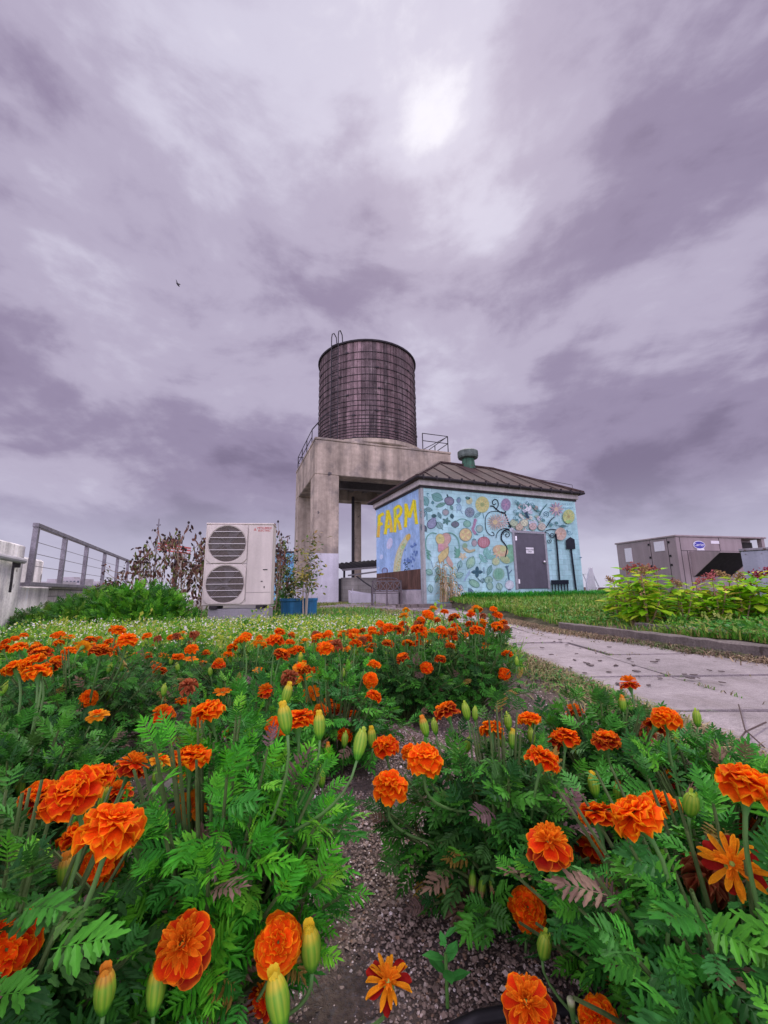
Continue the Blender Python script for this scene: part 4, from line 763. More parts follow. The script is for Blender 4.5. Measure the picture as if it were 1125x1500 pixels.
# bird
bp = at(260.5, 417, 40); bd = thing('bird', 'small dark bird flying in the grey sky left of the tank', 'bird', tuple(bp), 0)
m = MB(); ax = unit(RT*.62-UP*.78); zz_ = [-.26, -.2, -.1, .02, .12, .2, .26]; m.tube([np.array(bp)*0+ax*t for t in zz_], [.01, .04, .05, .075, .06, .045, .008], 8); m.build('body', BLACKF, bd, smooth=True)
for s_ in (-1, 1):
    wd_ = unit(FW*s_*.85+UP*.35+RT*.1); m = MB(); V = []
    for t, ch in ((0, .13), (.3, .15), (.65, .11), (1, .02)): c = wd_*t*.5+UP*(.08*math.sin(t*2.2)); V += [c+ax*ch*.6, c-ax*ch*.9, c+ax*ch*.6+UP*.012, c-ax*ch*.9+UP*.008]
    Fc = []
    for i in range(3): a = i*4; Fc += [(a, a+4, a+5, a+1), (a+3, a+7, a+6, a+2), (a, a+2, a+6, a+4), (a+1, a+5, a+7, a+3)]
    m.add(V, Fc); m.build('wing', BLACKF, bd)
m = MB(); e_ = ax*-.24; s2 = unit(np.cross(ax, UP)); m.add([e_-s2*.02, e_+s2*.02, e_-ax*.2+s2*.06, e_-ax*.2-s2*.06, e_+UP*.01], [(0, 1, 2, 3), (0, 4, 1), (0, 3, 4), (3, 2, 4), (2, 1, 4)]); m.build('tail', BLACKF, bd)

# timber edging of the lawn
tm = MB(); 
def timber(P, w_, h_, nm, lab):
    m = MB(); P = np.array(P, float); n = len(P); V = []
    T = np.gradient(P, axis=0); T /= np.linalg.norm(T, axis=1, keepdims=True); Nn = np.stack([-T[:, 1], T[:, 0], 0*T[:, 0]], 1)
    for i in range(n):
        j = random.uniform(-.006, .006)
        for sx, z in ((1, 0), (1, h_+j), (.7, h_+.008+j), (-.8, h_+.006-j), (-1, h_-.004), (-1, 0)): V.append(P[i]+Nn[i]*sx*w_/2+[0, 0, z])
    Fc = [(i*6+k, i*6+(k+1) % 6, (i+1)*6+(k+1) % 6, (i+1)*6+k) for i in range(n-1) for k in range(6)]+[tuple(range(6)), tuple((n-1)*6+k for k in range(6))[::-1]]
    m.add(V, Fc); o = m.build(nm, TIMBER); return tag(o, lab, 'timber', 'edging boards along the lawn')
def tl(y0, y1, o_, n): return [(2.72-(y-3)*.235+o_, y, .015) for y in np.linspace(y0, y1, n)]
timber(tl(1.5, 5.25, 0, 40), .11, .105, 'edging_timber', 'long weathered timber edging the lawn beside the path')
timber([(3.05-(y-3)*.2, y, .06) for y in np.linspace(2.6, 4.6, 24)], .07, .1, 'edging_timber', 'short grey timber half buried in weeds behind the front edging')
timber([(x, 12.0+.05*x, .04) for x in np.linspace(.3, 1.9, 14)], .12, .1, 'edging_timber', 'dark timber lying across the far end of the path')

# ================================================================== marigolds
def leaflet(L_, W_, rows, serr):
    """rows of 3 points (left, mid, right) of a folded lanceolate leaflet along x"""
    V = []; s = np.linspace(0, 1, rows)
    for i, t in enumerate(s):
        w_ = W_*(math.sin(PI*min(1, t*.95+.06))**.8)*(1 if t < .98 else .15)
        if serr: w_ *= (1.18 if i % 2 else .78)
        x = t*L_; z = -.12*L_*t*t
        xo = .05*L_ if (serr and i % 2) else 0
        V += [(x+xo, w_, z+.35*w_), (x, 0, z), (x+xo, -w_, z+.35*w_)]
    Q = [(i*3+k, i*3+k+1, i*3+k+4, i*3+k+3) for i in range(rows-1) for k in range(2)]
    return np.array(V), np.array(Q)
def leaf_template(pairs, rows, serr, wfac=1., seed=0):
    g = np.random.default_rng(seed); Vs = []; Qs = []; cv = []; n = 0
    def put(V, Q, f):
        nonlocal n; Vs.append(V); Qs.append(Q+n); n += len(V); cv.append(f if np.ndim(f) else np.full(len(V), f))
    dk, bk_ = g.uniform(.04, .34), g.uniform(-.1, .1)
    droop = lambda x: -dk*x*x+.05*x
    r_ = np.linspace(0, .8, 5); V = []
    for x in r_: V += [(x, .009*(1-x*.6), droop(x)), (x, -.009*(1-x*.6), droop(x))]
    put(np.array(V), np.array([(i*2, i*2+1, i*2+3, i*2+2) for i in range(4)]), 1.25)
    for i in range(pairs):
        x = .16+.6*i/(pairs-1); ln = (.24+.16*math.sin(PI*(i+.8)/pairs))*g.uniform(.88, 1.12)
        for sd in (-1, 1):
            V, Q = leaflet(ln, ln*.15*wfac, rows, serr); a = sd*R(62-20*i/pairs+g.uniform(-8, 8)); roll = sd*R(g.uniform(5, 30)); pit = R(g.uniform(-14, 12))
            V = V @ np.array([[1, 0, 0], [0, math.cos(roll), math.sin(roll)], [0, -math.sin(roll), math.cos(roll)]])
            V = V @ np.array([[math.cos(pit), 0, math.sin(pit)], [0, 1, 0], [-math.sin(pit), 0, math.cos(pit)]])
            c_, s_ = math.cos(a), math.sin(a); V = np.stack([V[:, 0]*c_-V[:, 1]*s_, V[:, 0]*s_+V[:, 1]*c_, V[:, 2]], 1)+[x+g.uniform(-.02, .02), 0, droop(x)]
            f = np.full(len(V), g.uniform(.85, 1.15)); f[1::3] *= 1.18; put(V, Q, f)
    V, Q = leaflet(.34, .052*wfac, rows, serr); f = np.ones(len(V)); f[1::3] = 1.2; put(V+[.76, 0, droop(.76)], Q, f)
    V = np.concatenate(Vs); V[:, 1] += bk_*V[:, 0]**2*1.5; return V, np.concatenate(Qs), np.concatenate(cv)
HI = [leaf_template(6, 7, True, 1., i) for i in range(5)]+[leaf_template(5, 7, True, 1.2, 9), leaf_template(4, 7, True, 1.3, 10)]
FINE = [leaf_template(7, 6, True, .75, i+20) for i in range(5)]
LO = [leaf_template(5, 3, False, 1.25, i+40) for i in range(3)]
PALS = {'dark': [(.026, .125, .018), (.042, .19, .02), (.018, .08, .016), (.06, .25, .022), (.05, .145, .03)],
        'bright': [(.05, .3, .016), (.08, .4, .018), (.028, .18, .016), (.11, .44, .022), (.04, .23, .024)],
        'mid': [(.038, .22, .022), (.058, .29, .026), (.026, .135, .02), (.085, .34, .026), (.04, .18, .035)]}
WILT = [(.2, .13, .08), (.26, .17, .12), (.3, .2, .04), (.14, .09, .07), (.2, .12, .12)]
def frames(X, Zh):
    X = X/np.linalg.norm(X, axis=1, keepdims=True); Y = np.cross(Zh, X); Y /= np.maximum(np.linalg.norm(Y, axis=1, keepdims=True), 1e-6); Z = np.cross(X, Y); return np.stack([X, Y, Z], 2)
def foliage(r, h, pal, seed, temps, nsp=26, nlv=11, llen=(.05, .09), wilt=.05, org=None, occ=None):
    g = np.random.default_rng(seed); m = MB(); pal = np.array(PALS[pal]); X, Zs, T, Ls, Cc = [], [], [], [], []
    lob = g.uniform(0, 2*PI, 3)
    for i in range(nsp):
        ph = 2*PI*(i*.618+g.uniform(-.05, .05)); th = math.acos(max(.02, 1-(i+.5)/nsp*.98)); k = 1+.16*math.sin(3*ph+lob[0])+.1*math.sin(5*ph+lob[1])+g.uniform(-.12, .12)
        tip = np.array([r*k*math.sin(th)*math.cos(ph), r*k*math.sin(th)*math.sin(ph), h*(.03+.97*math.cos(th)**.55*g.uniform(.82, 1.08))])
        b = np.array([.02*math.cos(ph), .02*math.sin(ph), 0]); mid = np.array([tip[0]*.55, tip[1]*.55, tip[2]*.45+.03])
        P = [(1-t)**2*b+2*t*(1-t)*mid+t*t*tip for t in np.linspace(0, 1, 7)]
        m.tube(P, np.linspace(.0045, .0018, 7), 5, col=(.12, .18, .06), cap=False)
        for j in range(nlv):
            t = 1-.72*(j/nlv)**1.1; q = (1-t)**2*b+2*t*(1-t)*mid+t*t*tip; d = unit(2*(1-t)*(mid-b)+2*t*(tip-mid))
            a = j*2.4+g.uniform(-.4, .4); u1 = unit(np.cross(d, [.3, .2, 1.])); u2 = np.cross(d, u1); rad = u1*math.cos(a)+u2*math.sin(a)
            out = unit([q[0], q[1], .02]); op = min(1, j/5.)
            x = unit(d*(1.1-.75*op)+rad*(.35+.65*op)+out*.35+np.array([0, 0, .15-.25*op])); z = unit(np.array([0, 0, 1.])*.8+out*.35+d*.3+g.normal(size=3)*.22)
            X.append(x); Zs.append(z); T.append(q); Ls.append(g.uniform(*llen)*(.55+.45*min(1, (j+1)/4)))
            c = pal[g.integers(len(pal))]*g.uniform(.65, 1.3)
            if j < 2: c = c*np.array([1.4, 1.22, 1.0])
            c = np.minimum(c, [.2, .42, .2])
            if g.random() < wilt*(2.2 if tip[2] < h*.5 else .5): c = np.array(WILT[g.integers(len(WILT))])*g.uniform(.7, 1.2)
            Cc.append(c)
    X, Zs, T, Ls, Cc = map(np.array, (X, Zs, T, Ls, Cc)); T[:, 2] = np.maximum(T[:, 2], .012)
    X[:, 2] = np.where((T[:, 2] < .06) & (X[:, 2] < 0), .05, X[:, 2])
    Rm = frames(X, Zs)*Ls[:, None, None]; w_ = g.integers(0, len(temps), len(T)); keep = np.ones(len(T), bool)
    if occ is not None:                    # flower heads push the leaves aside: no leaf grows through or right over a head
        for f_ in (.25, .6, .95):
            Wp = T+org+Rm[:, :, 0]*f_-CAM; z = Wp@FW; uu = Wp@RT/z*F; vv = Wp@UP/z*F
            for fx, fy, fz, fr in occ: keep &= ~((np.hypot(uu-fx, vv-fy) < fr) & (z < fz+.012) & (z > fz-.3))
    for k, (V, Q, cv) in enumerate(temps):
        s = (w_ == k) & keep
        if s.any(): m.scatter(V, Q, Rm[s], T[s], Cc[s], cv)
    return m.mesh('foliage')

# ---- flower heads (unit diameter, facing +z)
def petal(L_, W_, el, r0, z0, az, g, b=.25, ruf=.12, cup=.1, cin=(.8, .07, .004), ced=(.95, .3, .01), narrow=False):
    S_ = np.array([0, .25, .5, .75, .9, 1.]); Tt = np.array([-1, -.84, -.4, .4, .84, 1.]); ph = g.uniform(0, 6.28); V = []; C = []
    fr = g.uniform(1.3, 2.2); tint = g.uniform(.8, 1.15)
    for s in S_:
        f = (.3+.7*math.sin(PI/2*min(1, s/.72))**1.1)*(1 if s < .75 else math.sqrt(max(.12, 1-((s-.75)/.27)**2*.75)))
        if narrow: f = .55+.45*math.sin(PI*min(1, s*.9+.05))
        for t in Tt:
            x = L_*(s-.10*t*t*s); y = W_/2*f*t
            z = L_*(.12*s-b*s*s)+ruf*W_*math.sin(t*PI*fr+ph)*s**2+cup*W_*t*t*s
            e_ = 1. if (abs(t) > .9 or s > .95) else (.15 if s > .85 or abs(t) > .8 else 0.)
            V.append((x, y, z)); C.append((np.array(cin)*(1-e_)+np.array(ced)*e_)*tint)
    V = np.array(V); c_, s_ = math.cos(el), math.sin(el); V = np.stack([V[:, 0]*c_-V[:, 2]*s_, V[:, 1], V[:, 0]*s_+V[:, 2]*c_], 1); V[:, 0] += r0; V[:, 2] += z0
    c_, s_ = math.cos(az), math.sin(az); V = np.stack([V[:, 0]*c_-V[:, 1]*s_, V[:, 0]*s_+V[:, 1]*c_, V[:, 2]], 1)
    Q = [(i*6+k, i*6+k+1, i*6+k+7, i*6+k+6) for i in range(5) for k in range(5)]; return V, Q, np.array(C)
RED = ((.74, .032, .002), (1., .30, .006)); ORG = ((.92, .09, .002), (1., .38, .008)); DRD = ((.36, .008, .004), (.95, .26, .02)); YEL = ((.85, .3, .01), (.92, .45, .02))
def ring(m, n, L_, W_, el, r0, z0, g, pal, j=.12, **k):
    a0 = g.uniform(0, 6.28)
    for i in range(n):
        p = petal(L_*g.uniform(.86, 1.1), W_*g.uniform(.88, 1.15), R(el+g.uniform(-9, 9)), r0, z0+g.uniform(-.01, .01), a0+2*PI*i/n+g.uniform(-j, j), g, cin=pal[0], ced=pal[1], **k); m.add(*p)
def head(kind, seed):
    g = np.random.default_rng(seed); m = MB()
    if kind == 'double':
        A_ = (RED, ORG, RED, DRD, ORG)[seed % 5]; vr = g.uniform(.8, 1.2)
        for n, L_, W_, el, r0, z0 in ((8, .43, .40, -20, .06, .0), (8, .39, .36, -3, .06, .035), (7, .33, .33, 14, .055, .065), (7, .27, .28, 32, .045, .085), (6, .2, .22, 52, .03, .10), (4, .14, .16, 70, .02, .11)):
            ring(m, max(3, n+g.integers(-1, 2)), L_*(.9+.1*vr), W_*g.uniform(.85, 1.15), el*vr*.85+g.uniform(-4, 4), r0, z0*.8, g, A_ if el < (25 if A_ is DRD else 40) else ORG, j=.25, ruf=g.uniform(.12, .26), cup=.16, b=g.uniform(.15, .4))
    elif kind == 'crest':
        ring(m, 9, .44, .34, -26, .06, 0, g, DRD if seed % 2 else RED); ring(m, 8, .38, .28, -6, .06, .03, g, RED)
        for n, L_, el, z0 in ((14, .3, 15, .05), (14, .27, 38, .07), (10, .23, 58, .09), (7, .2, 76, .1)): ring(m, n, L_, .085, el, .05, z0, g, ((.82, .19, .008), (.92, .33, .015)), j=.25, b=.1, ruf=.25, cup=.5)
    elif kind == 'open':
        ring(m, 8, .46, .25, 10, .04, 0, g, ((.86, .2, .006), (.92, .36, .015)), j=.2); ring(m, 5, .22, .13, 45, .03, .03, g, ((.7, .1, .006), (.9, .35, .02)))
    elif kind == 'spider':
        ring(m, 6, .44, .2, 2, .05, 0, g, ((.3, .01, .008), (.4, .02, .01)), j=.4); ring(m, 14, .45, .1, 8, .05, .02, g, ((.8, .3, .01), (.9, .42, .02)), j=.25, b=.2, cup=.6)
        for n, L_, el, z0 in ((12, .26, 34, .05), (9, .2, 60, .07)): ring(m, n, L_, .07, el, .04, z0, g, ((.8, .22, .008), (.9, .38, .02)), j=.3, cup=.5)
    elif kind == 'wither':
        for n, L_, el, z0 in ((12, .42, -38, .02), (12, .4, 0, .05), (12, .36, 40, .06), (8, .3, 70, .08)): ring(m, n, L_, .17, el, .05, z0, g, ((.4, .075, .03), (.55, .2, .08)), j=.4, b=.45, ruf=.6, cup=.7)
    elif kind == 'small':
        A_ = YEL if seed % 2 else ORG
        ring(m, 8, .42, .3, 0, .06, 0, g, A_); ring(m, 7, .32, .24, 28, .05, .05, g, YEL); ring(m, 5, .2, .18, 60, .03, .08, g, ORG)
    return m
HEADS = {}
for kind, n in (('double', 9), ('crest', 5), ('open', 3), ('spider', 2), ('wither', 3), ('small', 4)):
    HEADS[kind] = []
    for i in range(n): me = head(kind, 100+i*7+len(kind)*13+i).mesh('flower', smooth=True); me.materials.append(PETAL); HEADS[kind].append(me)
def stalk_mesh(top, nrm, base, s, bud=False):
    """calyx and stalk in the plant's frame: from the head back to the plant"""
    top, nrm, base = np.array(top), unit(nrm), np.array(base); ln = .30*s if not bud else 0
    L0 = .36*s; P = [top+nrm*.02*s, top-nrm*.12*s, top-nrm*L0*.6, top-nrm*L0, top-nrm*L0*1.5]; r_ = [.135*s, .145*s, .125*s, .07*s, .038*s]
    cols = [(.26, .36, .05), (.16, .36, .05), (.1, .3, .05), (.07, .22, .05), (.1, .22, .06)]
    if bud: P, r_, cols = [top], [.0018], [(.1, .24, .06)]
    st = P[-1]; c1 = st-nrm*np.linalg.norm(st-base)*.35; c2 = base*.7+st*.3+[0, 0, -.01]
    for t in np.linspace(0, 1, 9)[1:]:
        P.append((1-t)**3*st+3*t*(1-t)**2*c1+3*t*t*(1-t)*c2+t**3*base); r_.append(.038*s*(1-t)+.0019*t if not bud else .0016+.0005*t); cols.append((.11, .23, .06))
    return P, np.maximum(r_, .0014), np.array(cols)
def bud_shape(top, nrm, s, tip, open_=False):
    """ribbed bud: s = length, base at top, points along nrm"""
    m = MB(); pr = [(.0, .06), (.06, .1), (.16, .15), (.32, .2), (.55, .235), (.74, .225), (.88, .185), (.96, .15), (1., .12), (1.02, .03)]
    P = [np.array(top)+unit(nrm)*s*t for t, _ in pr]; k = len(pr); g0, g1, g2 = np.array([.09, .34, .02]), np.array([.26, .5, .03]), np.array(tip)
    cols = [g0 if t < .3 else (g1 if t < .8 else g2) for t, _ in pr]
    m.tube(P, [r_*s for _, r_ in pr], 20, col=np.array(cols), rib=.13)
    C = m.C[0].reshape(len(pr), 20, 3); C[:, ::2] *= [.5, .68, .7]; C[4:8, 1::2] = C[4:8, 1::2]*.6+np.array([.42, .42, .06])*.4
    m.C[0] = C.reshape(-1, 3)
    n_ = unit(nrm); q1 = unit(np.cross(n_, [.3, 1, .2])); q2 = np.cross(n_, q1)
    for k_ in range(9 if tip[0] > .5 else 5):   # petal tips breaking out of the cup
        a = k_*2.4; d = q1*math.cos(a)+q2*math.sin(a); b_ = np.array(top)+n_*s*.9+d*s*.11; e_ = b_+n_*s*(.14+.05*(k_ % 3))+d*s*.02; sd = np.cross(n_, d)*s*.075
        m.add([b_-sd, b_+sd, e_+sd*.9, e_-sd*.9, e_+n_*s*.04], [(0, 1, 2, 3), (3, 2, 4)], np.array(tip)*(.8+.1*(k_ % 4)))
    return m

# ---- the plants: x, y, radius, height, palette, leaf set, label
PL = [
 (-.42, .50, .195, .30, 'dark', HI, 'nearest dark leaved marigold, lower left, with a fan of big red orange heads'),
 (-.235, .63, .16, .35, 'bright', FINE, 'bright fresh green feathery marigold left of the bare gravel strip'),
 (.205, .83, .17, .31, 'dark', HI, 'dark green marigold right of the gravel strip with wilted buds low on its side'),
 (.375, .50, .215, .29, 'mid', HI, 'nearest bright green marigold, lower right, with cut stems and a withered head'),
 (.56, .80, .16, .23, 'mid', HI, 'marigold at the right edge with a big overhanging orange head next to the paving'),
 (.52, 1.06, .19, .25, 'dark', HI, 'dark marigold before the paving with one flower on a tall bare stalk'),
 (-1.0, 1.42, .32, .32, 'dark', HI, 'broad dark marigold at the left edge, two mottled flowers low on its front'),
 (-.70, .86, .2, .27, 'dark', HI, 'dark leaved marigold at the left edge with a single small yellow flower'),
 (-.42, 1.30, .21, .29, 'mid', LO, 'marigold behind the bright feathery one, with one wide flat orange head'),
 (-.16, 1.42, .2, .29, 'mid', LO, 'marigold with several yellow half open heads in the middle of the bed'),
 (-.68, 1.95, .25, .28, 'dark', LO, 'marigold in the second row with small flowers on its right shoulder'),
 (-.27, 2.05, .24, .29, 'mid', LO, 'marigold below the white plinth with a loose cluster of orange heads'),
 (.08, 1.90, .21, .34, 'dark', LO, 'left half of the tall dark clump in the centre of the bed'),
 (.38, 1.95, .21, .365, 'dark', LO, 'right half of the tall dark central clump, leaning to the paving'),
 (.20, 2.35, .23, .37, 'dark', LO, 'marigold at the back of the central clump with the highest flower'),
 (.56, 2.5, .17, .37, 'dark', LO, 'marigold beside the path edge behind the central clump with bunched heads'),
 (-1.55, 2.0, .25, .28, 'mid', LO, 'far left marigold partly cut off, below the white parapet block'),
 (-1.15, 2.15, .25, .28, 'dark', LO, 'left marigold carrying the dense mat of orange heads'),
 (-1.95, 2.5, .27, .24, 'mid', LO, 'leftmost marigold of the back row before the chamomile'),
 (-.62, 2.55, .25, .24, 'mid', LO, 'back row marigold touching the chamomile below the green bush'),
 (-.05, 2.55, .25, .3, 'mid', LO, 'back row marigold just left of the central clump, deep orange heads'),
 (-1.3, 2.7, .26, .23, 'mid', LO, 'back row marigold with one broad head standing above its neighbours'),
 (.10, .40, .04, .05, 'mid', HI, 'small low marigold seedling on the gravel with one yellow spidery bloom'),
]
FLW = """60,1165,60,d;105,1160,82,d;142,1136,56,d;173,1158,42,c;167,1207,92,d;120,1218,62,d;146,1270,66,dC;10,1392,88,dC;268,1385,92,c;195,1120,52,c;235,1115,36,s;281,1108,58,d;279,1184,52,oC;268,1138,22,o;303,1042,52,d;435,1054,55,d;404,1064,34,d;469,1040,26,c;335,1075,24,s;389,1011,28,c;408,1382,76,dC;385,1462,48,c
622,1110,58,d;601,1100,30,d;573,1150,58,d;653,1040,40,d;720,1067,38,d;775,1053,36,d;830,1078,42,d;817,1084,34,d;795,1110,52,d;813,1132,30,d;841,1041,30,c;565,1092,42,d;773,1330,58,dC;771,1470,80,cC;877,1494,62,d;568,1440,70,p
805,1235,72,c;874,1193,62,d;931,1193,78,d;966,1176,56,d;866,1240,46,c;1095,1147,84,d;1034,1285,66,w;1073,1267,82,pC;1094,1210,46,c;921,1000,32,c;976,1050,45,d;963,1060,36,c;944,1072,32,w;888,1083,44,d;981,1143,38,p
627,900,20,d;699,893,17,d;569,919,20,d;581,921,18,d;589,914,15,d;613,921,25,d;647,923,20,d;661,925,18,d;688,914,16,d;699,923,25,d;705,915,16,d;569,942,19,d;597,942,18,d;612,942,18,d;628,941,14,s;655,941,13,s;589,963,21,d;625,977,21,d;645,965,20,d;711,945,15,d;743,957,17,d;739,987,20,dC;543,995,25,dC;548,973,22,d;576,1001,14,s;521,942,20,d;528,934,16,s;544,946,16,d;508,951,15,s;485,942,18,d;509,974,14,w;487,1000,17,o;492,1038,23,d;516,1046,21,d;504,1076,28,d
280,950,21,d;261,962,20,d;235,982,20,d;297,970,14,o;354,938,26,d;327,962,13,s;357,982,13,s;380,983,20,s;404,937,28,d;413,958,28,d;410,925,18,d;438,951,20,d;444,982,25,d;441,972,18,d;461,982,18,d;476,948,28,d;481,928,16,d;465,933,18,d;486,942,15,s;327,1014,27,o;267,1027,22,d;246,1045,23,d;290,1016,11,o;424,997,16,s;456,1016,25,oC;478,1030,22,c
172,922,24,d;187,936,30,d;174,948,18,d;215,931,15,d;149,952,32,d;101,953,22,d;122,947,22,s;199,960,16,d;215,960,17,d;238,960,15,d;27,948,25,d;3,950,20,d;60,957,34,d;25,977,38,d;55,983,40,d;47,970,36,d;85,966,22,d;75,975,26,d;129,1022,27,dC;142,1049,34,s;162,1054,18,s;226,972,14,d;10,1109,24,s;52,950,22,d;160,940,18,d;340,948,17,d;385,945,15,s;425,940,15,d;520,925,14,d;545,922,15,d;500,930,14,d;640,908,13,d;680,930,15,d;8,940,14,d;22,935,13,d;35,930,12,d"""
BUD = """69,1138,20,G;29,1153,26,Y;151,1170,30,Y;89,1211,24,G;96,1280,42,O;7,1268,26,G;153,1455,56,O;228,1453,52,Y;455,1392,60,Y;408,1470,64,Y;388,1272,34,G;418,1055,40,Y;468,1065,34,Y;420,1018,28,Y;527,1092,38,G;545,1082,26,Y;505,1085,20,G;683,1043,24,G;696,1047,18,G;622,1066,26,O;637,1066,20,G;744,1058,22,G;685,1092,22,G;734,1084,22,Y;751,1084,24,Y;779,1080,22,G;702,1157,26,G;856,1150,18,G;655,1135,20,G;870,1152,30,Y;905,1160,26,O;1012,1180,40,G;786,1202,24,G;797,1388,40,G;912,1032,20,O;1021,1053,22,G;993,1090,22,G;935,1127,22,G;841,1103,20,Y;1055,1130,24,O;1060,1160,18,G;795,1495,18,G;680,1268,20,W;692,1288,22,W;706,1297,22,W;722,1290,22,W;678,1284,16,G;158,1020,14,G;178,977,14,G;160,980,14,G;5,1010,18,G;240,1012,16,G;260,978,12,G;250,970,10,G;308,985,12,G;345,1040,16,Y;440,965,14,Y;503,987,12,G;520,955,10,G;757,970,12,G;655,978,10,G;470,1140,26,G;560,1480,20,G;700,1100,18,G;230,1135,24,G;1100,1185,22,G;1040,1170,20,Y;315,1100,16,O;480,1100,18,O;360,1080,18,G"""
CUT = "43,1240,36;920,1277,36;950,1382,34;836,1464,40;365,1105,16"
GRP = 'marigolds in the flower bed'
PH = np.array([(p[0], p[1]) for p in PL]); PR = np.array([p[2] for p in PL]); PLH = [p[3] for p in PL]
def place(px, py, wd, real):
    zc = F*real/wd; P = at(px, py, zc)
    for k in (1, .92, 1.08, .84, 1.16, .76, 1.25, 1.35, .68, 1.5, 1.7, .6):    # the distance at which a plant really stands under the bloom
        Q = at(px, py, zc*k); d = np.hypot(*(PH-Q[:2]).T)-PR
        j = int(np.argmin(d))
        if d[j] < .05 and .07 < Q[2] < PLH[j]*1.3+.06: return Q, zc*k
    if P[2] < .03: P[2] = .03
    return P, zc
fr_ = np.random.default_rng(77); FP = []; BP = []
for ent in FLW.replace('\n', ';').split(';'):
    a = ent.split(','); px, py, wd = map(float, a[:3]); P, zc = place(px, py, wd, .056*fr_.uniform(.95, 1.05)); FP.append((P, 1.0*wd/F*zc, a[3], wd))
for i, p in enumerate(PL):                 # more heads over the tops of the plants behind
    if p[5] is LO:
        for k in range((9 if p[0] > -.1 else 8) if p[1] > 1.7 else 4):
            a = fr_.uniform(0, 2*PI); r_ = p[2]*math.sqrt(fr_.random())*1.05; P = np.array([p[0]+r_*math.cos(a), p[1]+r_*math.sin(a), p[3]*(1.16-.32*(r_/p[2])**2)+fr_.uniform(-.01, .05)])
            FP.append((P, fr_.uniform(.046, .066), fr_.choice(['d', 'd', 'd', 's', 's', 'c', 'w', 'o']), 16.))
for ent in BUD.split(';'):
    a = ent.split(','); px, py, ln = map(float, a[:3]); P, zc = place(px, py, ln, .033 if a[3] != 'W' else .024); BP.append((P, ln/F*zc, a[3]))
def screen(P): d = P-CAM; z = d@FW; return (d@RT/z*F, d@UP/z*F, z)
OCC = [(*screen(P), (.48*s+(.009 if P[1] < 1.2 else .003))/screen(P)[2]*F) for P, s, k, w_ in FP]+[(*screen(P+[0, 0, -.3*s]), (.4*s+.004)/screen(P)[2]*F) for P, s, k in BP]
plants = []
for i, (x, y, r_, h, pal, temps, lab) in enumerate(PL):
    org = np.array([x, y, bedz(x, y)]); t = thing('marigold_plant', lab, 'marigold', tuple(org), 0, GRP); hi = temps is not LO
    me = foliage(r_, h, pal, 300+i, temps, (92 if r_ > .12 else (22 if r_ > .05 else 5)) if hi else 54, 16 if hi else 13, (.034, .064) if temps is HI else ((.036, .064) if hi else (.042, .07)), .09 if hi else .04, org, OCC)
    me.materials.append(LEAF); link('foliage', me, t); plants.append((t, org))
KIND = dict(d='double', c='crest', o='open', p='spider', w='wither', s='small')
def nearest(P):
    d = [np.hypot(*(P[:2]-PH[i]))/(PL[i][2]+.08) for i in range(len(PL))]; return int(np.argmin(d))
def attach(P, i):
    t, b = plants[i]; loc = P-b; r_ = PL[i][2]; hd = np.array([loc[0], loc[1]]); d = np.linalg.norm(hd); k = min(.85, r_*.6/max(d, 1e-3))
    base = np.array([hd[0]*k, hd[1]*k, max(.01, min(loc[2]-.11, PL[i][3]*.6))]); return t, loc, base
for P, s, kk, wd in FP:
    kc = kk[0]; camf = kk.endswith('C'); i = nearest(P); t, loc, base = attach(P, i)
    out = unit([loc[0], loc[1], 0]); nr = unit(np.array([0, 0, 1.])+out*fr_.uniform(.0, .35)+fr_.normal(size=3)*.2)
    if camf: nr = unit(unit(CAM-P)*1.0+np.array([0, 0, .35])+fr_.normal(size=3)*.12)
    q = Vector(nr).to_track_quat('Z', 'Y').to_matrix() @ Matrix.Rotation(fr_.uniform(0, 6.28), 3, 'Z')
    Mx = Matrix.Translation(Vector(loc)) @ q.to_4x4() @ Matrix.Scale(s*1.04, 4)
    hs = HEADS[KIND[kc]]; o = link('flower', hs[fr_.integers(len(hs))], t); o.matrix_basis = Mx
    if kc == 'w': o['label'] = 'withered brown flower head'
    Pt, rd_, cc = stalk_mesh(loc, nr, base, s); m = MB(); mi_ = np.array(Mx.inverted())
    Pt = np.array(Pt); m.tube(Pt, rd_, 10 if wd > 30 else 6, col=cc, rib=.06 if wd > 30 else 0)
    V = m.V[0]; m.V[0] = V @ mi_[:3, :3].T + mi_[:3, 3]; m.build('calyx', STEM, o, smooth=True)
TIPS = dict(G=(.4, .55, .05), Y=(.75, .55, .03), O=(.75, .3, .03), W=(.55, .3, .15))
for P, s, bk in BP:
    i = nearest(P); t, loc, base = attach(P, i)
    nr = unit(np.array([0, 0, 1.])+fr_.normal(size=3)*.16)
    if bk == 'W': nr = unit(np.array([fr_.uniform(-.5, .5), -.5, -1.]))
    loc = loc-nr*s*.5; m = bud_shape(loc, nr, s, TIPS[bk])
    Pt, rd_, cc = stalk_mesh(loc, nr, base, s, True); rd_ = np.maximum(rd_, .055*s*np.linspace(1, .6, len(rd_))); m.tube(np.array(Pt), rd_, 6, col=cc)
    o = m.build('bud', STEM, t, smooth=True)
    if bk == 'W': o['label'] = 'drooping yellow brown spent bud'
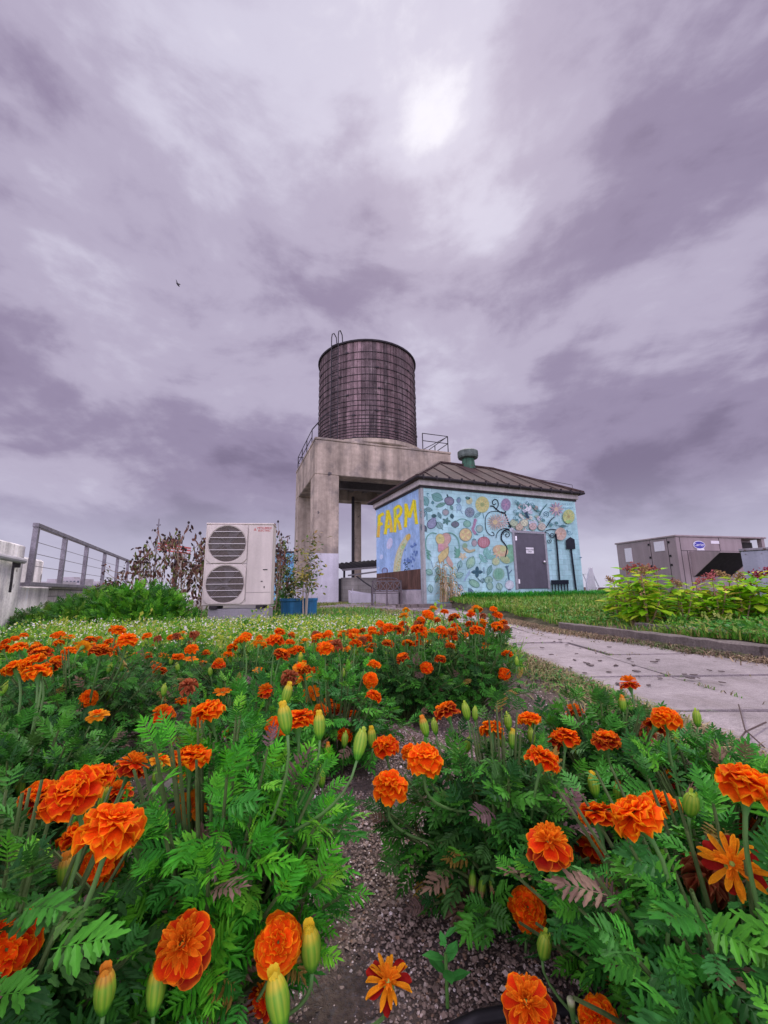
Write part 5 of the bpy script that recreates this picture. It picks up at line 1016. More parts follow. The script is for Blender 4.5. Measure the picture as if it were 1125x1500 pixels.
for ent in CUT.split(';'):
    px, py, ln = map(float, ent.split(',')); P, zc = place(px, py, ln, .03); i = nearest(P); t, loc, base = attach(P, i); s = .03
    nr = unit(np.array([-.15, -.3, 1.])); loc = loc+nr*.0; r_ = .0042
    P_ = [loc-nr*.004, loc, loc-nr*.0005, loc-nr*.006, loc-nr*.015, loc-nr*.03, (loc-nr*.03)*.6+base*.4, base]
    m = MB(); m.tube(np.array(P_), [r_*.65, r_*.7, r_, r_*1.02, r_*.8, r_*.6, r_*.55, r_*.6], 10, col=np.array([(.2, .2, .08), (.6, .62, .4), (.5, .6, .3), (.22, .36, .1), (.12, .3, .07), (.1, .25, .06), (.1, .22, .06), (.1, .2, .06)])); m.build('cut_stem', STEM, t, smooth=True)
# small broad leaved weed on the gravel
wp = gz(655, 1462, .02); wt = thing('weed_seedling', 'small bright weed with oval leaves on the gravel at the bottom', 'weed', tuple(wp), 0)
m = MB(); OV = np.array([[0, 0, 0], [.25, .2, .03], [.6, .24, .05], [1, 0, 0], [.6, -.24, .05], [.25, -.2, .03], [.5, 0, 0]]); OQ = np.array([[0, 6, 2, 1], [6, 3, 3, 2], [0, 5, 4, 6], [6, 4, 3, 3]]); OQ = np.array([[0, 6, 2, 1], [0, 5, 4, 6]]); OT = [(6, 3, 2), (6, 4, 3)]
for k in range(9):
    a = k*2.4; ln = .034 if k < 5 else .02; x = np.array([math.cos(a), math.sin(a), .25+.2*(k > 4)]); Rm = frames(x[None], np.array([[0, 0, 1.]]))*ln; V = np.einsum('ij,mj->mi', Rm[0], OV)+[0, 0, .02+.006*k]; m.add(V, [(0, 6, 2, 1), (0, 5, 4, 6), (6, 3, 2), (6, 4, 3)], np.array([.06, .3, .05])*random.uniform(.8, 1.3))
m.build('leaf_rosette', LEAF, wt); m = MB(); m.tube([(0, 0, -.01), (0, 0, .05)], .0025, 6, col=(.1, .25, .05)); m.build('stem', STEM, wt)
# drip hoses
m = MB(); P_ = [gz(x, y, .02) for x, y in ((660, 1512), (700, 1492), (745, 1484), (800, 1480), (900, 1478))]; m.tube(P_, .008, 8); tag(m.build('drip_hose', BLACKP, smooth=True), 'black irrigation hose lying on the gravel at the bottom of the bed', 'hose')
m = MB(); P_ = [gz(x, y, .03) for x, y in ((500, 1042), (525, 1044), (552, 1043), (575, 1042))]; m.tube(P_, .009, 8); tag(m.build('drip_hose', BLACKP, smooth=True), 'dark hose end under the central marigold clump', 'hose')

# ---- gravel, straw, weeds (nobody could count them)
g = np.random.default_rng(5); n = 80000
y = g.uniform(.3, 2.2, n); x = np.where(g.random(n) < .5, g.uniform(-1.1, 1.0, n), g.normal(size=n)*.16+.04); ok = np.abs(x) < y*.95+.15; x, y = x[ok], y[ok]; n = len(x)
OCT = np.array([[1, 0, .1], [.2, .9, 0], [-.8, .4, .1], [-.6, -.7, 0], [.5, -.8, .05], [.1, .05, .75], [.1, 0, -.5]])
OTQ = np.array([[0, 1, 5], [1, 2, 5], [2, 3, 5], [3, 4, 5], [4, 0, 5]])
sz_ = g.uniform(.0011, .0034, n)*np.where(g.random(n) < .08, 1.9, 1); T = np.stack([x, y, np.array([bedz(a, b) for a, b in zip(x, y)])+sz_*.3], 1)
Rm = frames(g.normal(size=(n, 3))*[1, 1, .35], np.tile([0, 0, 1.], (n, 1))+g.normal(size=(n, 3))*.3)*sz_[:, None, None]
pal = np.array([(.25, .185, .145), (.36, .28, .225), (.15, .11, .085), (.5, .41, .35), (.28, .18, .12), (.72, .64, .6)]); cc = pal[g.choice(6, n, p=[.3, .25, .2, .13, .08, .04])]*g.uniform(.75, 1.2, (n, 1))
m = MB(); m.scatter(OCT, OTQ, Rm, T, cc); struct(m, 'gravel', GRAVEL, 'stuff')
def blades(n, xy, hh, cols, lean, seed, wd=.004, zf=None, name='grass', mt_=LEAF, kind='stuff'):
    g = np.random.default_rng(seed); x, y = xy; n = len(x); h = g.uniform(hh[0], hh[1], n); a = g.uniform(0, 2*PI, n); d = np.stack([np.cos(a), np.sin(a), 0*a], 1)
    p = np.stack([-np.sin(a), np.cos(a), 0*a], 1)*(wd*g.uniform(.6, 1.3, n))[:, None]; l = g.uniform(*lean, n)
    B = np.stack([x, y, zf(x, y)-.004], 1); M1 = B+d*(h*l*.3)[:, None]+np.array([0, 0, 1])*(h*.6*(1-.2*l))[:, None]; E_ = B+d*(h*l)[:, None]+np.array([0, 0, 1])*(h*(1-.55*l))[:, None]
    V = np.stack([B-p, B+p, M1+p*.8, M1-p*.8, E_+p*.12, E_-p*.12], 1).reshape(-1, 3); Q = (np.array([[0, 1, 2, 3], [3, 2, 4, 5]])[None]+(np.arange(n)*6)[:, None, None]).reshape(-1, 4)
    pt = np.sin(x*2.7+1.3*np.sin(y*1.9))+np.sin(y*3.1+x*1.4)+g.normal(size=n)*.7; ix = np.clip(((pt+2.4)/4.8*len(cols)).astype(int), 0, len(cols)-1); cc = np.array(cols)[np.where(g.random(n) < .7, ix, g.integers(0, len(cols), n))]*g.uniform(.7, 1.3, (n, 1)); m = MB(); m.add(V, Q, np.repeat(cc, 6, 0)); return m
lz = np.vectorize(lawnz)
def lawnpts(n, y0, y1, seed, pw=1.6, x1=9.5):
    g = np.random.default_rng(seed); y = y0+(y1-y0)*g.random(n)**pw; ll = np.where(y < 5.1, 2.72-(y-3)*.235, 2.2-(y-5.1)*.03)+.08; x = ll+(np.minimum(x1, .62*y+3.2)-ll)*g.random(n)
    k = np.sin(x*2.3+y*1.1)+np.sin(x*.9-y*2.1)+g.normal(size=n)*.6; s = k > -1.2; return x[s], y[s]
m = blades(0, lawnpts(46000, 2.2, 8, 1), (.04, .12), [(.11, .32, .03), (.18, .34, .04), (.27, .34, .06), (.07, .24, .03), (.34, .32, .1), (.13, .38, .035)], (.2, 1.0), 2, .006, lz); m2 = blades(0, lawnpts(60000, 7, 17, 3, 1.0, 12), (.08, .2), [(.1, .3, .025), (.14, .36, .03), (.22, .33, .05), (.07, .24, .025), (.27, .32, .07)], (.2, .9), 4, .009, lz)
m.V += m2.V; m.C += m2.C; m.Fs += [q+m.n for q in m2.Fs]; m.Mi += m2.Mi; m.n += m2.n
struct(m, 'grass', LEAF, 'stuff')
# taller fresh strip of grass against the shed and beside the white board
def shedpts(n, seed, w0, w1, s0=-.5, s1=11):
    g = np.random.default_rng(seed); s = g.uniform(s0, s1, n); d = g.uniform(w0, w1, n); q = SA3[None]+su[None]*s[:, None]-sv[None]*d[:, None]; return q[:, 0], q[:, 1]
m = blades(0, shedpts(16000, 8, .1, 1.3, 1.2), (.14, .34), [(.04, .32, .03), (.05, .4, .035), (.035, .25, .03), (.1, .4, .04)], (.2, .8), 9, .012, lz); struct(m, 'tall_grass', LEAF, 'stuff')
# weeds by the lawn timber: small broad leaves
g = np.random.default_rng(15); x, y = lawnpts(15000, 2.2, 7, 16, 1.5, 6.5); k = np.sin(x*4+y*3)+np.sin(x*1.7-y*4.1)+g.normal(size=len(x))*.4 > -.2; x, y = x[k], y[k]; n = len(x); T = np.stack([x, y, lz(x, y)+g.uniform(.02, .12, n)], 1)
Rm = frames(g.normal(size=(n, 3))*[1, 1, .5], np.tile([0, 0, 1.], (n, 1))+g.normal(size=(n, 3))*.5)*g.uniform(.025, .06, n)[:, None, None]; pal = np.array([(.06, .26, .035), (.1, .34, .04), (.2, .34, .06), (.04, .18, .03), (.08, .32, .03)])
m = MB(); m.scatter(LFV, LFQ, Rm, T, pal[g.integers(0, 5, n)]*g.uniform(.75, 1.25, (n, 1))); gg = np.random.default_rng(17); qx, qy = lawnpts(90, 3, 11, 18, 1.2, 8)
for cx, cy in zip(qx, qy):
    nn = 90; d = gg.normal(size=(nn, 3)); d /= np.linalg.norm(d, axis=1, keepdims=True); d[:, 2] = np.abs(d[:, 2]); rr_ = gg.uniform(.08, .22); hh = gg.uniform(.1, .24)
    m.scatter(LFV, LFQ, frames(d+gg.normal(size=(nn, 3))*.5, np.tile([0, -.2, 1.], (nn, 1))+gg.normal(size=(nn, 3))*.5)*gg.uniform(.025, .06, nn)[:, None, None], np.array([cx, cy, lawnz(cx, cy)])+d*np.array([rr_, rr_, hh])*gg.uniform(.4, 1.05, (nn, 1)), np.array([(.1, .3, .03), (.22, .36, .05), (.05, .18, .02), (.3, .34, .08), (.08, .26, .025)][gg.integers(5)])*gg.uniform(.7, 1.3, (nn, 1)))
struct(m, 'lawn_weeds', LEAF, 'stuff')
# dry straw and weeds along the path edge; straw litter against the timber
g = np.random.default_rng(21); n = 9000; y = .7+g.random(n)**1.2*4.5; x = np.array([pathL(v) for v in y])-np.abs(g.normal(size=n))*.14+.03
m = blades(0, (x, y), (.02, .09), [(.32, .25, .12), (.38, .3, .15), (.22, .17, .09), (.14, .2, .05), (.3, .27, .1)], (.7, 1.7), 22, .0028, np.vectorize(lambda a, b: bedz(min(a, 1.1), b)))
n = 9000; y = 1.5+g.random(n)*7; x = np.where(y < 5.1, 2.72-(y-3)*.235, 2.2-(y-5.1)*.03)-.06-np.abs(g.normal(size=n))*.11
m2 = blades(0, (x, y), (.02, .09), [(.3, .21, .12), (.36, .27, .15), (.2, .14, .09), (.16, .12, .08), (.1, .15, .04)], (.8, 1.8), 23, .004, lambda a, b: 0*a+.03)
jl = [(np.array(a), np.array(b)) for a, b in JL]; ii = g.integers(0, len(jl), 1500); tt = g.random(1500)**1.5; pp = np.array([jl[i][0]+(jl[i][1]-jl[i][0])*t for i, t in zip(ii, tt)])+g.normal(size=(1500, 2))*.012; kk = (np.sin(pp[:, 0]*9+pp[:, 1]*5)+g.normal(size=1500)*.4) > .25; pp = pp[kk]
m3 = blades(0, (pp[:, 0], pp[:, 1]), (.012, .045), [(.3, .24, .12), (.12, .2, .04), (.2, .16, .09), (.1, .24, .035)], (.6, 1.7), 24, .003, lambda a, b: 0*a+.03)
for q_ in (m2, m3): m.V += q_.V; m.C += q_.C; m.Fs += [q+m.n for q in q_.Fs]; m.Mi += q_.Mi; m.n += q_.n
struct(m, 'straw_litter', DRY, 'stuff')
g = np.random.default_rng(31); n = 3200; y = .75+g.random(n)**1.1*3.4; x = np.array([pathL(v) for v in y])-.02-np.abs(g.normal(size=n))*.16; k = np.sin(y*5+x*3)+g.normal(size=n)*.5 > -.1; x, y = x[k], y[k]; n = len(x)
T = np.stack([x, y, .02+g.uniform(.005, .05, n)], 1); Rm = frames(g.normal(size=(n, 3))*[1, 1, .4], np.tile([0, 0, 1.], (n, 1))+g.normal(size=(n, 3))*.4)*g.uniform(.012, .03, n)[:, None, None]
m = MB(); m.scatter(LFV, LFQ, Rm, T, np.array([(.08, .24, .04), (.12, .3, .05), (.05, .17, .04)])[g.integers(0, 3, n)]*g.uniform(.75, 1.25, (n, 1)));  struct(m, 'path_weeds', LEAF, 'stuff')
# dark leaf scraps on the slabs
SM = []
for k in range(3):
    m = MB(); gg = np.random.default_rng(k); a = np.sort(gg.uniform(0, 2*PI, 9)); V = [(0, 0, .35)]+[(math.cos(t)*gg.uniform(.6, 1), .55*math.sin(t)*gg.uniform(.6, 1), gg.uniform(0, .35)) for t in a]+[(math.cos(t)*.7, .4*math.sin(t), 0) for t in a]
    m.add(V, [(0, 1+i, 1+(i+1) % 9) for i in range(9)]+[(1+i, 10+i, 10+(i+1) % 9, 1+(i+1) % 9) for i in range(9)], (.105, .08, .075)); me = m.mesh('leaf_scrap'); me.materials.append(DRY); SM.append(me)
gg = np.random.default_rng(9); pts = [(903, 1002), (935, 992), (952, 1004), (856, 986), (817, 993), (905, 975), (840, 967), (1002, 988), (1017, 989), (872, 957), (806, 959), (795, 949), (830, 945), (780, 966), (850, 950), (765, 972), (880, 968), (762, 945), (920, 965), (890, 948), (750, 935), (812, 940), (790, 936), (842, 958), (770, 955), (930, 975), (960, 970), (1060, 1000), (740, 930), (866, 975)]+[(float(gg.uniform(735, 1060)), float(gg.uniform(925, 1000))) for _ in range(26)]
for px, py in pts:
    q = gz(px+gg.uniform(-3, 3), py, .04); o = link('leaf_scrap', SM[gg.integers(3)], None, tuple(q)); s = gg.uniform(.009, .024)*(1+q[1]*.12); o.scale = (s, s, s*.7); o.rotation_euler.z = gg.uniform(0, 6); tag(o, 'small dark dry leaf scrap lying on the pale paving slabs', 'leaf', 'leaf scraps on the paving')
m = MB(); a, b, c, d = (gz(*q, .045) for q in ((1068, 1104), (1122, 1058), (1082, 1032), (1120, 1095))); mid = gz(1092, 1072, .055)
m.tube([a, mid, b], .003, 5, col=(.1, .07, .06)); m.tube([c, mid+[0, 0, .006], d], .0025, 5, col=(.1, .07, .06)); tag(m.build('dry_twig', DRY), 'forked dry twig lying on the paving at the right edge', 'twig')

# ================================================================== planting farther back
# chamomile drift
def cham(n, seed, region):
    g = np.random.default_rng(seed); x, y = region(g, n); return x, y
def reg(g, n):
    y = 2.7+(5.9-2.7)*g.random(n); x0 = -.62*y-.9; x1 = .9-.18*(y-2.7); return x0+(x1-x0)*g.random(n), y
def chz(x, y): return .03+0*x
x, y = cham(30000, 41, reg); kz = np.sin(x*3.1+y)*np.sin(y*2.3)+np.random.default_rng(4).normal(size=len(x))*.35 > -.3; x, y = x[kz], y[kz]
m = blades(0, (x, y), (.08, .27), [(.3, .5, .05), (.42, .54, .07), (.18, .42, .04), (.48, .5, .14), (.12, .36, .03)], (.1, .8), 42, .005, chz)
g = np.random.default_rng(48); xx, yy = reg(g, 16000); n = len(xx); T = np.stack([xx, yy, g.uniform(.06, .32, n)*np.where(yy > 4.2, .7, 1)], 1)
m.scatter(LFV, LFQ, frames(g.normal(size=(n, 3)), np.tile([0, -.2, 1.], (n, 1))+g.normal(size=(n, 3))*.5)*g.uniform(.012, .032, n)[:, None, None], T, np.array([(.3, .52, .04), (.14, .38, .03), (.5, .58, .06), (.09, .29, .025)])[np.clip(((np.sin(xx*2.1+yy)+np.sin(yy*2.7-xx*1.3)+g.normal(size=n)*.5+2)/4*4).astype(int), 0, 3)]*g.uniform(.7, 1.3, (n, 1)))
gg = np.random.default_rng(49)          # taller mounds of growth that break up the drift
for q in range(110):
    cy = gg.uniform(2.9, 5.9); cx = gg.uniform(-.62*cy-.9, .8-.18*(cy-2.7)); nn = 150; rr_ = gg.uniform(.1, .24); hh = gg.uniform(.2, .44)*(.6 if cy > 4.2 else 1); d = gg.normal(size=(nn, 3)); d /= np.linalg.norm(d, axis=1, keepdims=True); d[:, 2] = np.abs(d[:, 2])
    m.scatter(LFV, LFQ, frames(d+gg.normal(size=(nn, 3))*.5, np.tile([0, -.2, 1.], (nn, 1))+gg.normal(size=(nn, 3))*.5)*gg.uniform(.02, .05, nn)[:, None, None], np.array([cx, cy, 0])+d*np.array([rr_, rr_, hh])*gg.uniform(.5, 1.05, (nn, 1)), np.array(random.choice([(.1, .32, .025), (.26, .44, .04), (.05, .2, .018), (.42, .48, .07), (.07, .24, .02), (.16, .3, .04)]))*gg.uniform(.7, 1.3, (nn, 1)))
struct(m, 'chamomile_stems', LEAFY, 'stuff')
g = np.random.default_rng(43); x, y = reg(g, 5200); n = len(x); T = np.stack([x, y, g.uniform(.16, .33, n)*np.where(y > 4.2, .72, 1)], 1); HX = np.array([[math.cos(a), math.sin(a), 0] for a in np.arange(6)*PI/3]); HQ = np.array([[0, 1, 2, 3], [0, 3, 4, 5]])
Rm = frames(g.normal(size=(n, 3)), np.tile([0, -.35, 1.], (n, 1))+g.normal(size=(n, 3))*.35)*g.uniform(.004, .0085, n)[:, None, None]; m = MB(); m.scatter(HX, HQ, Rm, T, np.array([(.75, .74, .6), (.7, .68, .35), (.8, .8, .76)])[g.integers(0, 3, n)]); struct(m, 'chamomile_flowers', PETAL, 'stuff')
# rough green ground cover at far left and behind the drift
g = np.random.default_rng(44); n = 26000; y = 3.2+g.random(n)*8.5; x = -7.5+g.random(n)*8.3; s = (x < .9-.15*(y-3)) & ((y > 5.5) | (x < -.62*y-.2)); x, y = x[s], y[s]
m = blades(0, (x, y), (.04, .17), [(.08, .3, .04), (.14, .36, .05), (.24, .34, .07), (.06, .26, .04), (.32, .32, .12)], (.2, .9), 45, .008, lambda a, b: 0*a+.02); struct(m, 'ground_cover', LEAF, 'stuff')
g = np.random.default_rng(46); n = 16000; x = -4+g.random(n)*6.4; y = 9.5+g.random(n)*10.5; s = (x < 1.0-.42*np.maximum(0, (y-9.6)/.72)*.9+.1) | (y > 13.6); s &= ~((x > -2.3) & (x < 1.05) & (y > 13.2) & (y < 15.8) & (g.random(n) < .75)); x, y = x[s], y[s]
m = blades(0, (x, y), (.03, .12), [(.38, .32, .12), (.3, .34, .08), (.16, .3, .05), (.42, .36, .16)], (.3, 1.2), 47, .012, lambda a, b: 0*a+.005); struct(m, 'dry_grass', LEAF, 'stuff')
# feathery green bushes at left
BPAL = PALS['bright']+PALS['mid']
def bush(name, lab, cat, loc, rx, ry, h, n, seed, pal, size=(.1, .17), group=None):
    t = thing(name, lab, cat, loc, 0, group); g = np.random.default_rng(seed); m = MB(); a = g.uniform(0, 2*PI, n); u_ = np.sqrt(g.random(n)); lob = g.uniform(0, 6, 4)
    k = 1+.15*np.sin(3*a+lob[0])+.12*np.sin(7*a+lob[1]); x = rx*k*u_*np.cos(a); y = ry*k*u_*np.sin(a); top = h*(1-u_**2.2)*(.8+.22*np.sin(x*4+lob[2])*np.cos(y*4+lob[3]))+.05; z = top*g.random(n)**.35
    X = np.stack([x/rx, y/ry, .25+.9*g.random(n)], 1)+g.normal(size=(n, 3))*.5; Z = np.stack([x/rx*.4, y/ry*.4-.2, np.ones(n)], 1)+g.normal(size=(n, 3))*.35; Rm = frames(X, Z)*g.uniform(*size, n)[:, None, None]; pal = np.array(pal); cc = pal[g.integers(0, len(pal), n)]*g.uniform(.75, 1.25, (n, 1)); w_ = g.integers(0, 3, n); T = np.stack([x, y, z], 1)
    for q in range(3): s = w_ == q; m.scatter(LO[q][0], LO[q][1], Rm[s], T[s], cc[s], LO[q][2])
    m.build('foliage', LEAF, t); m = MB()
    for i in range(9): q = i*2.4; e = np.array([rx*.6*math.cos(q), ry*.6*math.sin(q), h*.6]); m.tube([(0, 0, 0), e*.5+[0, 0, .05], e], [.012, .009, .004], 5, col=(.1, .16, .05))
    m.build('stem', STEM, t); return t
GB = 'feathery green bushes by the parapet'
bush('green_bush', 'tall bright feathery green bush against the left side of the air conditioner', 'bush', (-3.4, 5.9, .02), .66, .5, .8, 1200, 71, [(.05, .22, .015), (.09, .3, .018), (.03, .13, .015), (.13, .36, .02)], group=GB)
bush('green_bush', 'middle feathery green bush below the withered stalks', 'bush', (-4.3, 6.4, .02), .8, .55, .68, 1100, 72, [(.05, .2, .015), (.09, .28, .018), (.03, .12, .015), (.15, .3, .03)], group=GB)
bush('green_bush', 'low spreading olive green bush sloping down towards the parapet block', 'bush', (-5.3, 6.9, .02), .75, .45, .34, 800, 73, [(.1, .2, .05), (.07, .22, .04), (.15, .22, .07), (.05, .16, .04)], group=GB)
bush('green_bush', 'small fresh green bush at the left edge below the parapet block', 'bush', (-3.5, 3.8, .02), .55, .35, .17, 420, 74, [(.07, .24, .03), (.13, .3, .05)], (.07, .12), GB)
bush('green_bush', 'narrow green bush left of the blue tubs', 'bush', (-2.25, 9.35, .02), .22, .2, .62, 260, 75, [(.06, .27, .03), (.09, .32, .04)], (.08, .13), GB)
bush('trailing_plant', 'green trailing plant at the far end of the lawn left of the rooftop unit', 'plant', (8.7, 14.2, .15), .9, .5, .5, 500, 76, [(.04, .2, .03), (.06, .25, .04)], (.12, .2))

# withered stalks with dark seed heads
def wither(h, seed, nl=26):
    g = np.random.default_rng(seed); m = MB(); hs_ = []; P = [np.zeros(3)]; d = np.array([g.uniform(-.12, .12), g.uniform(-.12, .12), 1.])
    for i in range(8): d = unit(d+g.normal(size=3)*[.08, .08, 0]); P.append(P[-1]+d*h/8)
    P = np.array(P); m.tube(P, np.linspace(.013, .005, 9), 6, col=(.36, .27, .19)); ends = [P[-1]]
    for i in range(6):
        t = g.uniform(.35, .95)*8; a = int(t); q = P[a]+(P[min(8, a+1)]-P[a])*(t-a); e = q+np.array([g.uniform(-.3, .3), g.uniform(-.25, .25), g.uniform(.12, .35)]); m.tube([q, (q+e)/2+[0, 0, -.03], e], [.006, .005, .003], 5, col=(.3, .22, .15)); ends.append(e)
    n = nl; ii = g.integers(0, len(ends), n//2); T = np.concatenate([np.array(ends)[ii]+g.normal(size=(n//2, 3))*.06-[0, 0, .06], P[g.integers(2, 9, n-n//2)]+g.normal(size=(n-n//2, 3))*[.09, .09, .06]])
    Xd = g.normal(size=(n, 3))*.6+[0, 0, -.9]; CV = np.array([[0, 0, 0], [.35, .22, .1], [.5, .02, -.05], [.35, -.22, .12], [1, .06, .2], [.75, .2, .22], [.75, -.15, .2]]); CQ = np.array([[0, 2, 5, 1], [0, 3, 6, 2], [2, 6, 4, 5]])
    m.scatter(CV, CQ, frames(Xd, g.normal(size=(n, 3)))*g.uniform(.05, .11, n)[:, None, None], T, np.array([(.07, .035, .03), (.17, .08, .055), (.24, .12, .08), (.14, .17, .04)])[g.choice(4, n, p=[.35, .3, .15, .2])])
    for e in ends: r_ = g.uniform(.014, .028); hd = MB(); hs_.append(hd); hd.lathe([(r_*.3, -r_*.7), (r_, -.2*r_), (r_*.95, .3*r_), (r_*.5, .7*r_), (.1*r_, .8*r_)], 9, e, col=(.035, .025, .025))
    me = m.mesh('stalk'); me.materials.append(DRY); h_ = [q.mesh('seed_head') for q in hs_]; [q.materials.append(DRY) for q in h_]; return me, h_
WM = [wither(1.0, 80+i, 62) for i in range(5)]
wl = [(165, 862, 9.4, .72), (180, 860, 9.2, .9), (192, 862, 8.9, 1.12), (205, 858, 8.6, 1.3), (216, 860, 8.8, 1.45), (226, 858, 8.2, 1.2), (238, 858, 8.0, 1.4), (248, 860, 8.4, 1.15), (258, 858, 7.9, 1.2), (266, 858, 8.3, 1.05), (275, 858, 7.8, 1.38), (284, 858, 8.2, 1.2), (292, 858, 7.7, 1.42), (297, 858, 8.3, 1.3), (170, 860, 8.2, .6), (222, 860, 7.6, .9), (262, 858, 7.4, .85), (287, 860, 7.4, .95), (405, 868, 9.6, 1.6), (413, 868, 9.9, 1.35), (421, 868, 9.5, 1.1), (404, 868, 9.0, 1.1)]
wl_l = {3: 'withered brown flower stalk directly left of the antenna mast, tall and branched', 4: 'tallest withered stalk of the bunch, just at the antenna mast', 12: 'withered stalk with black seed heads closest to the left side of the air conditioner', 0: 'short withered stalk at the far left of the bunch against the railing'}
for i, (px, py, Y, h) in enumerate(wl):
    q = aty(px, py, Y); inr = i < 18
    lab = wl_l.get(i, 'withered brown stalk with dark seed heads in the bunch between railing and air conditioner' if inr else 'withered dark leaved stalk between the air conditioner and the tower column')
    t = thing('withered_stalk', lab, 'dry plant', (q[0], q[1], .02), i*1.1, 'withered stalks between railing and air conditioner' if inr else 'withered stalks right of the air conditioner'); t.scale = (1.05, 1.05, h*1.16)
    a, b = WM[i % 5]; link('stalk', a, t); [link('seed_head', q_, t) for q_ in b]

# blue tubs and sapling
for k, (px, w_, lab) in enumerate(((429, .26, 'left blue plastic tub holding leafy plants, partly behind the thin stems'), (452, .18, 'right blue plastic tub beside the tower column'))):
    q = aty(px, 897, 9.0); t = thing('blue_tub', lab, 'tub', (q[0], q[1], .02), 0, 'blue tubs by the tower column'); m = MB(); m.lathe([(w_*.86, 0), (w_*.95, .04), (w_, .32), (w_*1.08, .33), (w_*1.08, .38), (w_*.98, .385), (w_*.95, .34)], 20, capt=False); m.build('tub_body', BLUEP, t, smooth=False); m = MB(); m.lathe([(w_*.94, .33), (w_*.2, .345)], 16); m.build('potting_soil', SOIL, t)
def broad(P, n, size, pal, seed, spread, droop=-.2, V=LFV, Q=LFQ):
    g = np.random.default_rng(seed); P = np.array(P); i = g.integers(0, len(P), n); T = P[i]+g.normal(size=(n, 3))*spread; X = g.normal(size=(n, 3))*[1, 1, .5]+[0, 0, droop]; Rm = frames(X, np.tile([0, -.2, 1.], (n, 1))+g.normal(size=(n, 3))*.4)*g.uniform(*size, n)[:, None, None]; pal = np.array(pal); return V, Q, Rm, T, pal[g.integers(0, len(pal), n)]*g.uniform(.75, 1.25, (n, 1))
OVF = np.array([[0, 0, 0], [.22, .17, .03], [.55, .25, .02], [1, 0, -.12], [.55, -.25, .02], [.22, -.17, .03], [.5, 0, -.03], [.25, 0, 0]]); OVQ = np.array([[0, 7, 1, 0], [7, 6, 2, 1], [6, 3, 2, 6], [0, 5, 7, 0], [7, 5, 4, 6], [6, 4, 3, 6]])
OVQ = np.array([[7, 6, 2, 1], [7, 5, 4, 6], [6, 4, 3, 2], [0, 5, 7, 1]])
q = aty(446, 899, 8.6); t = thing('sapling', 'thin pale stemmed sapling with yellowing leaves in front of the white column base', 'sapling', (q[0], q[1], .02), 0)
m = MB(); pts_ = []
for a, b, h in ((-.06, .0, 1.0), (.04, .03, 1.55), (.1, -.02, 1.15)):
    P_ = [np.array([a*.4, b, 0]), np.array([a*.6, b, h*.35]), np.array([a*1.2+.03, b*2, h*.7]), np.array([a*1.6+.08, b*2, h])]; m.tube(P_, [.018, .015, .01, .005], 6, col=(.42, .36, .3)); pts_ += [P_[1]*.5+P_[2]*.5, P_[2], P_[2]*.6+P_[3]*.4, P_[3]]
for k in range(9): e = pts_[k % len(pts_)]; f_ = e+np.array([random.uniform(-.25, .25), random.uniform(-.2, .2), random.uniform(.02, .25)]); m.tube([e, f_], [.006, .003], 5, col=(.25, .2, .14)); pts_.append(f_)
m.build('stem', STEM, t); m = MB(); m.scatter(*broad(pts_, 520, (.06, .12), [(.12, .2, .04), (.3, .3, .05), (.4, .34, .06), (.08, .14, .04), (.2, .2, .05), (.28, .18, .07)], 91, (.09, .09, .1))); m.build('foliage', LEAF, t)
q = aty(424, 880, 9.1); t = thing('tub_plants', 'dark leafy plants with pale stems growing out of the left blue tub', 'plant', (q[0], q[1], .3), 0)
m = MB(); pts_ = []
for k in range(8): a = k*2.4; e = np.array([.17*math.cos(a)+.02*k-.1, .12*math.sin(a), .35+.12*(k % 4)]); m.tube([(e[0]*.3, e[1]*.3, .02), e*.6, e], [.008, .006, .003], 5, col=(.2, .18, .1)); pts_ += [e, e*.7, e*.45]
m.build('stem', STEM, t); m = MB(); m.scatter(*broad(pts_, 480, (.05, .1), [(.07, .17, .03), (.12, .2, .04), (.05, .1, .03), (.2, .22, .06)], 92, (.06, .06, .07))); m.build('foliage', LEAF, t)
q = aty(410, 800, 10.2); t = thing('climbing_plant', 'dark broad leaved climber rising beside the blue mural wall', 'plant', (q[0], q[1], .02), 0); zt_ = q[2]
m = MB(); P_ = [(0, 0, 0), (.05, 0, zt_*.5), (.02, .0, zt_+.05)]; m.tube(P_, [.02, .014, .006], 6, col=(.15, .11, .08)); m.build('stem', STEM, t); m = MB(); m.scatter(*broad([(.05, 0, zt_*k) for k in (.35, .5, .62, .75, .85, .95, 1.)], 190, (.1, .19), [(.05, .11, .04), (.08, .15, .05), (.12, .14, .06), (.1, .07, .06)], 93, (.13, .13, .1))); m.build('foliage', LEAF, t)

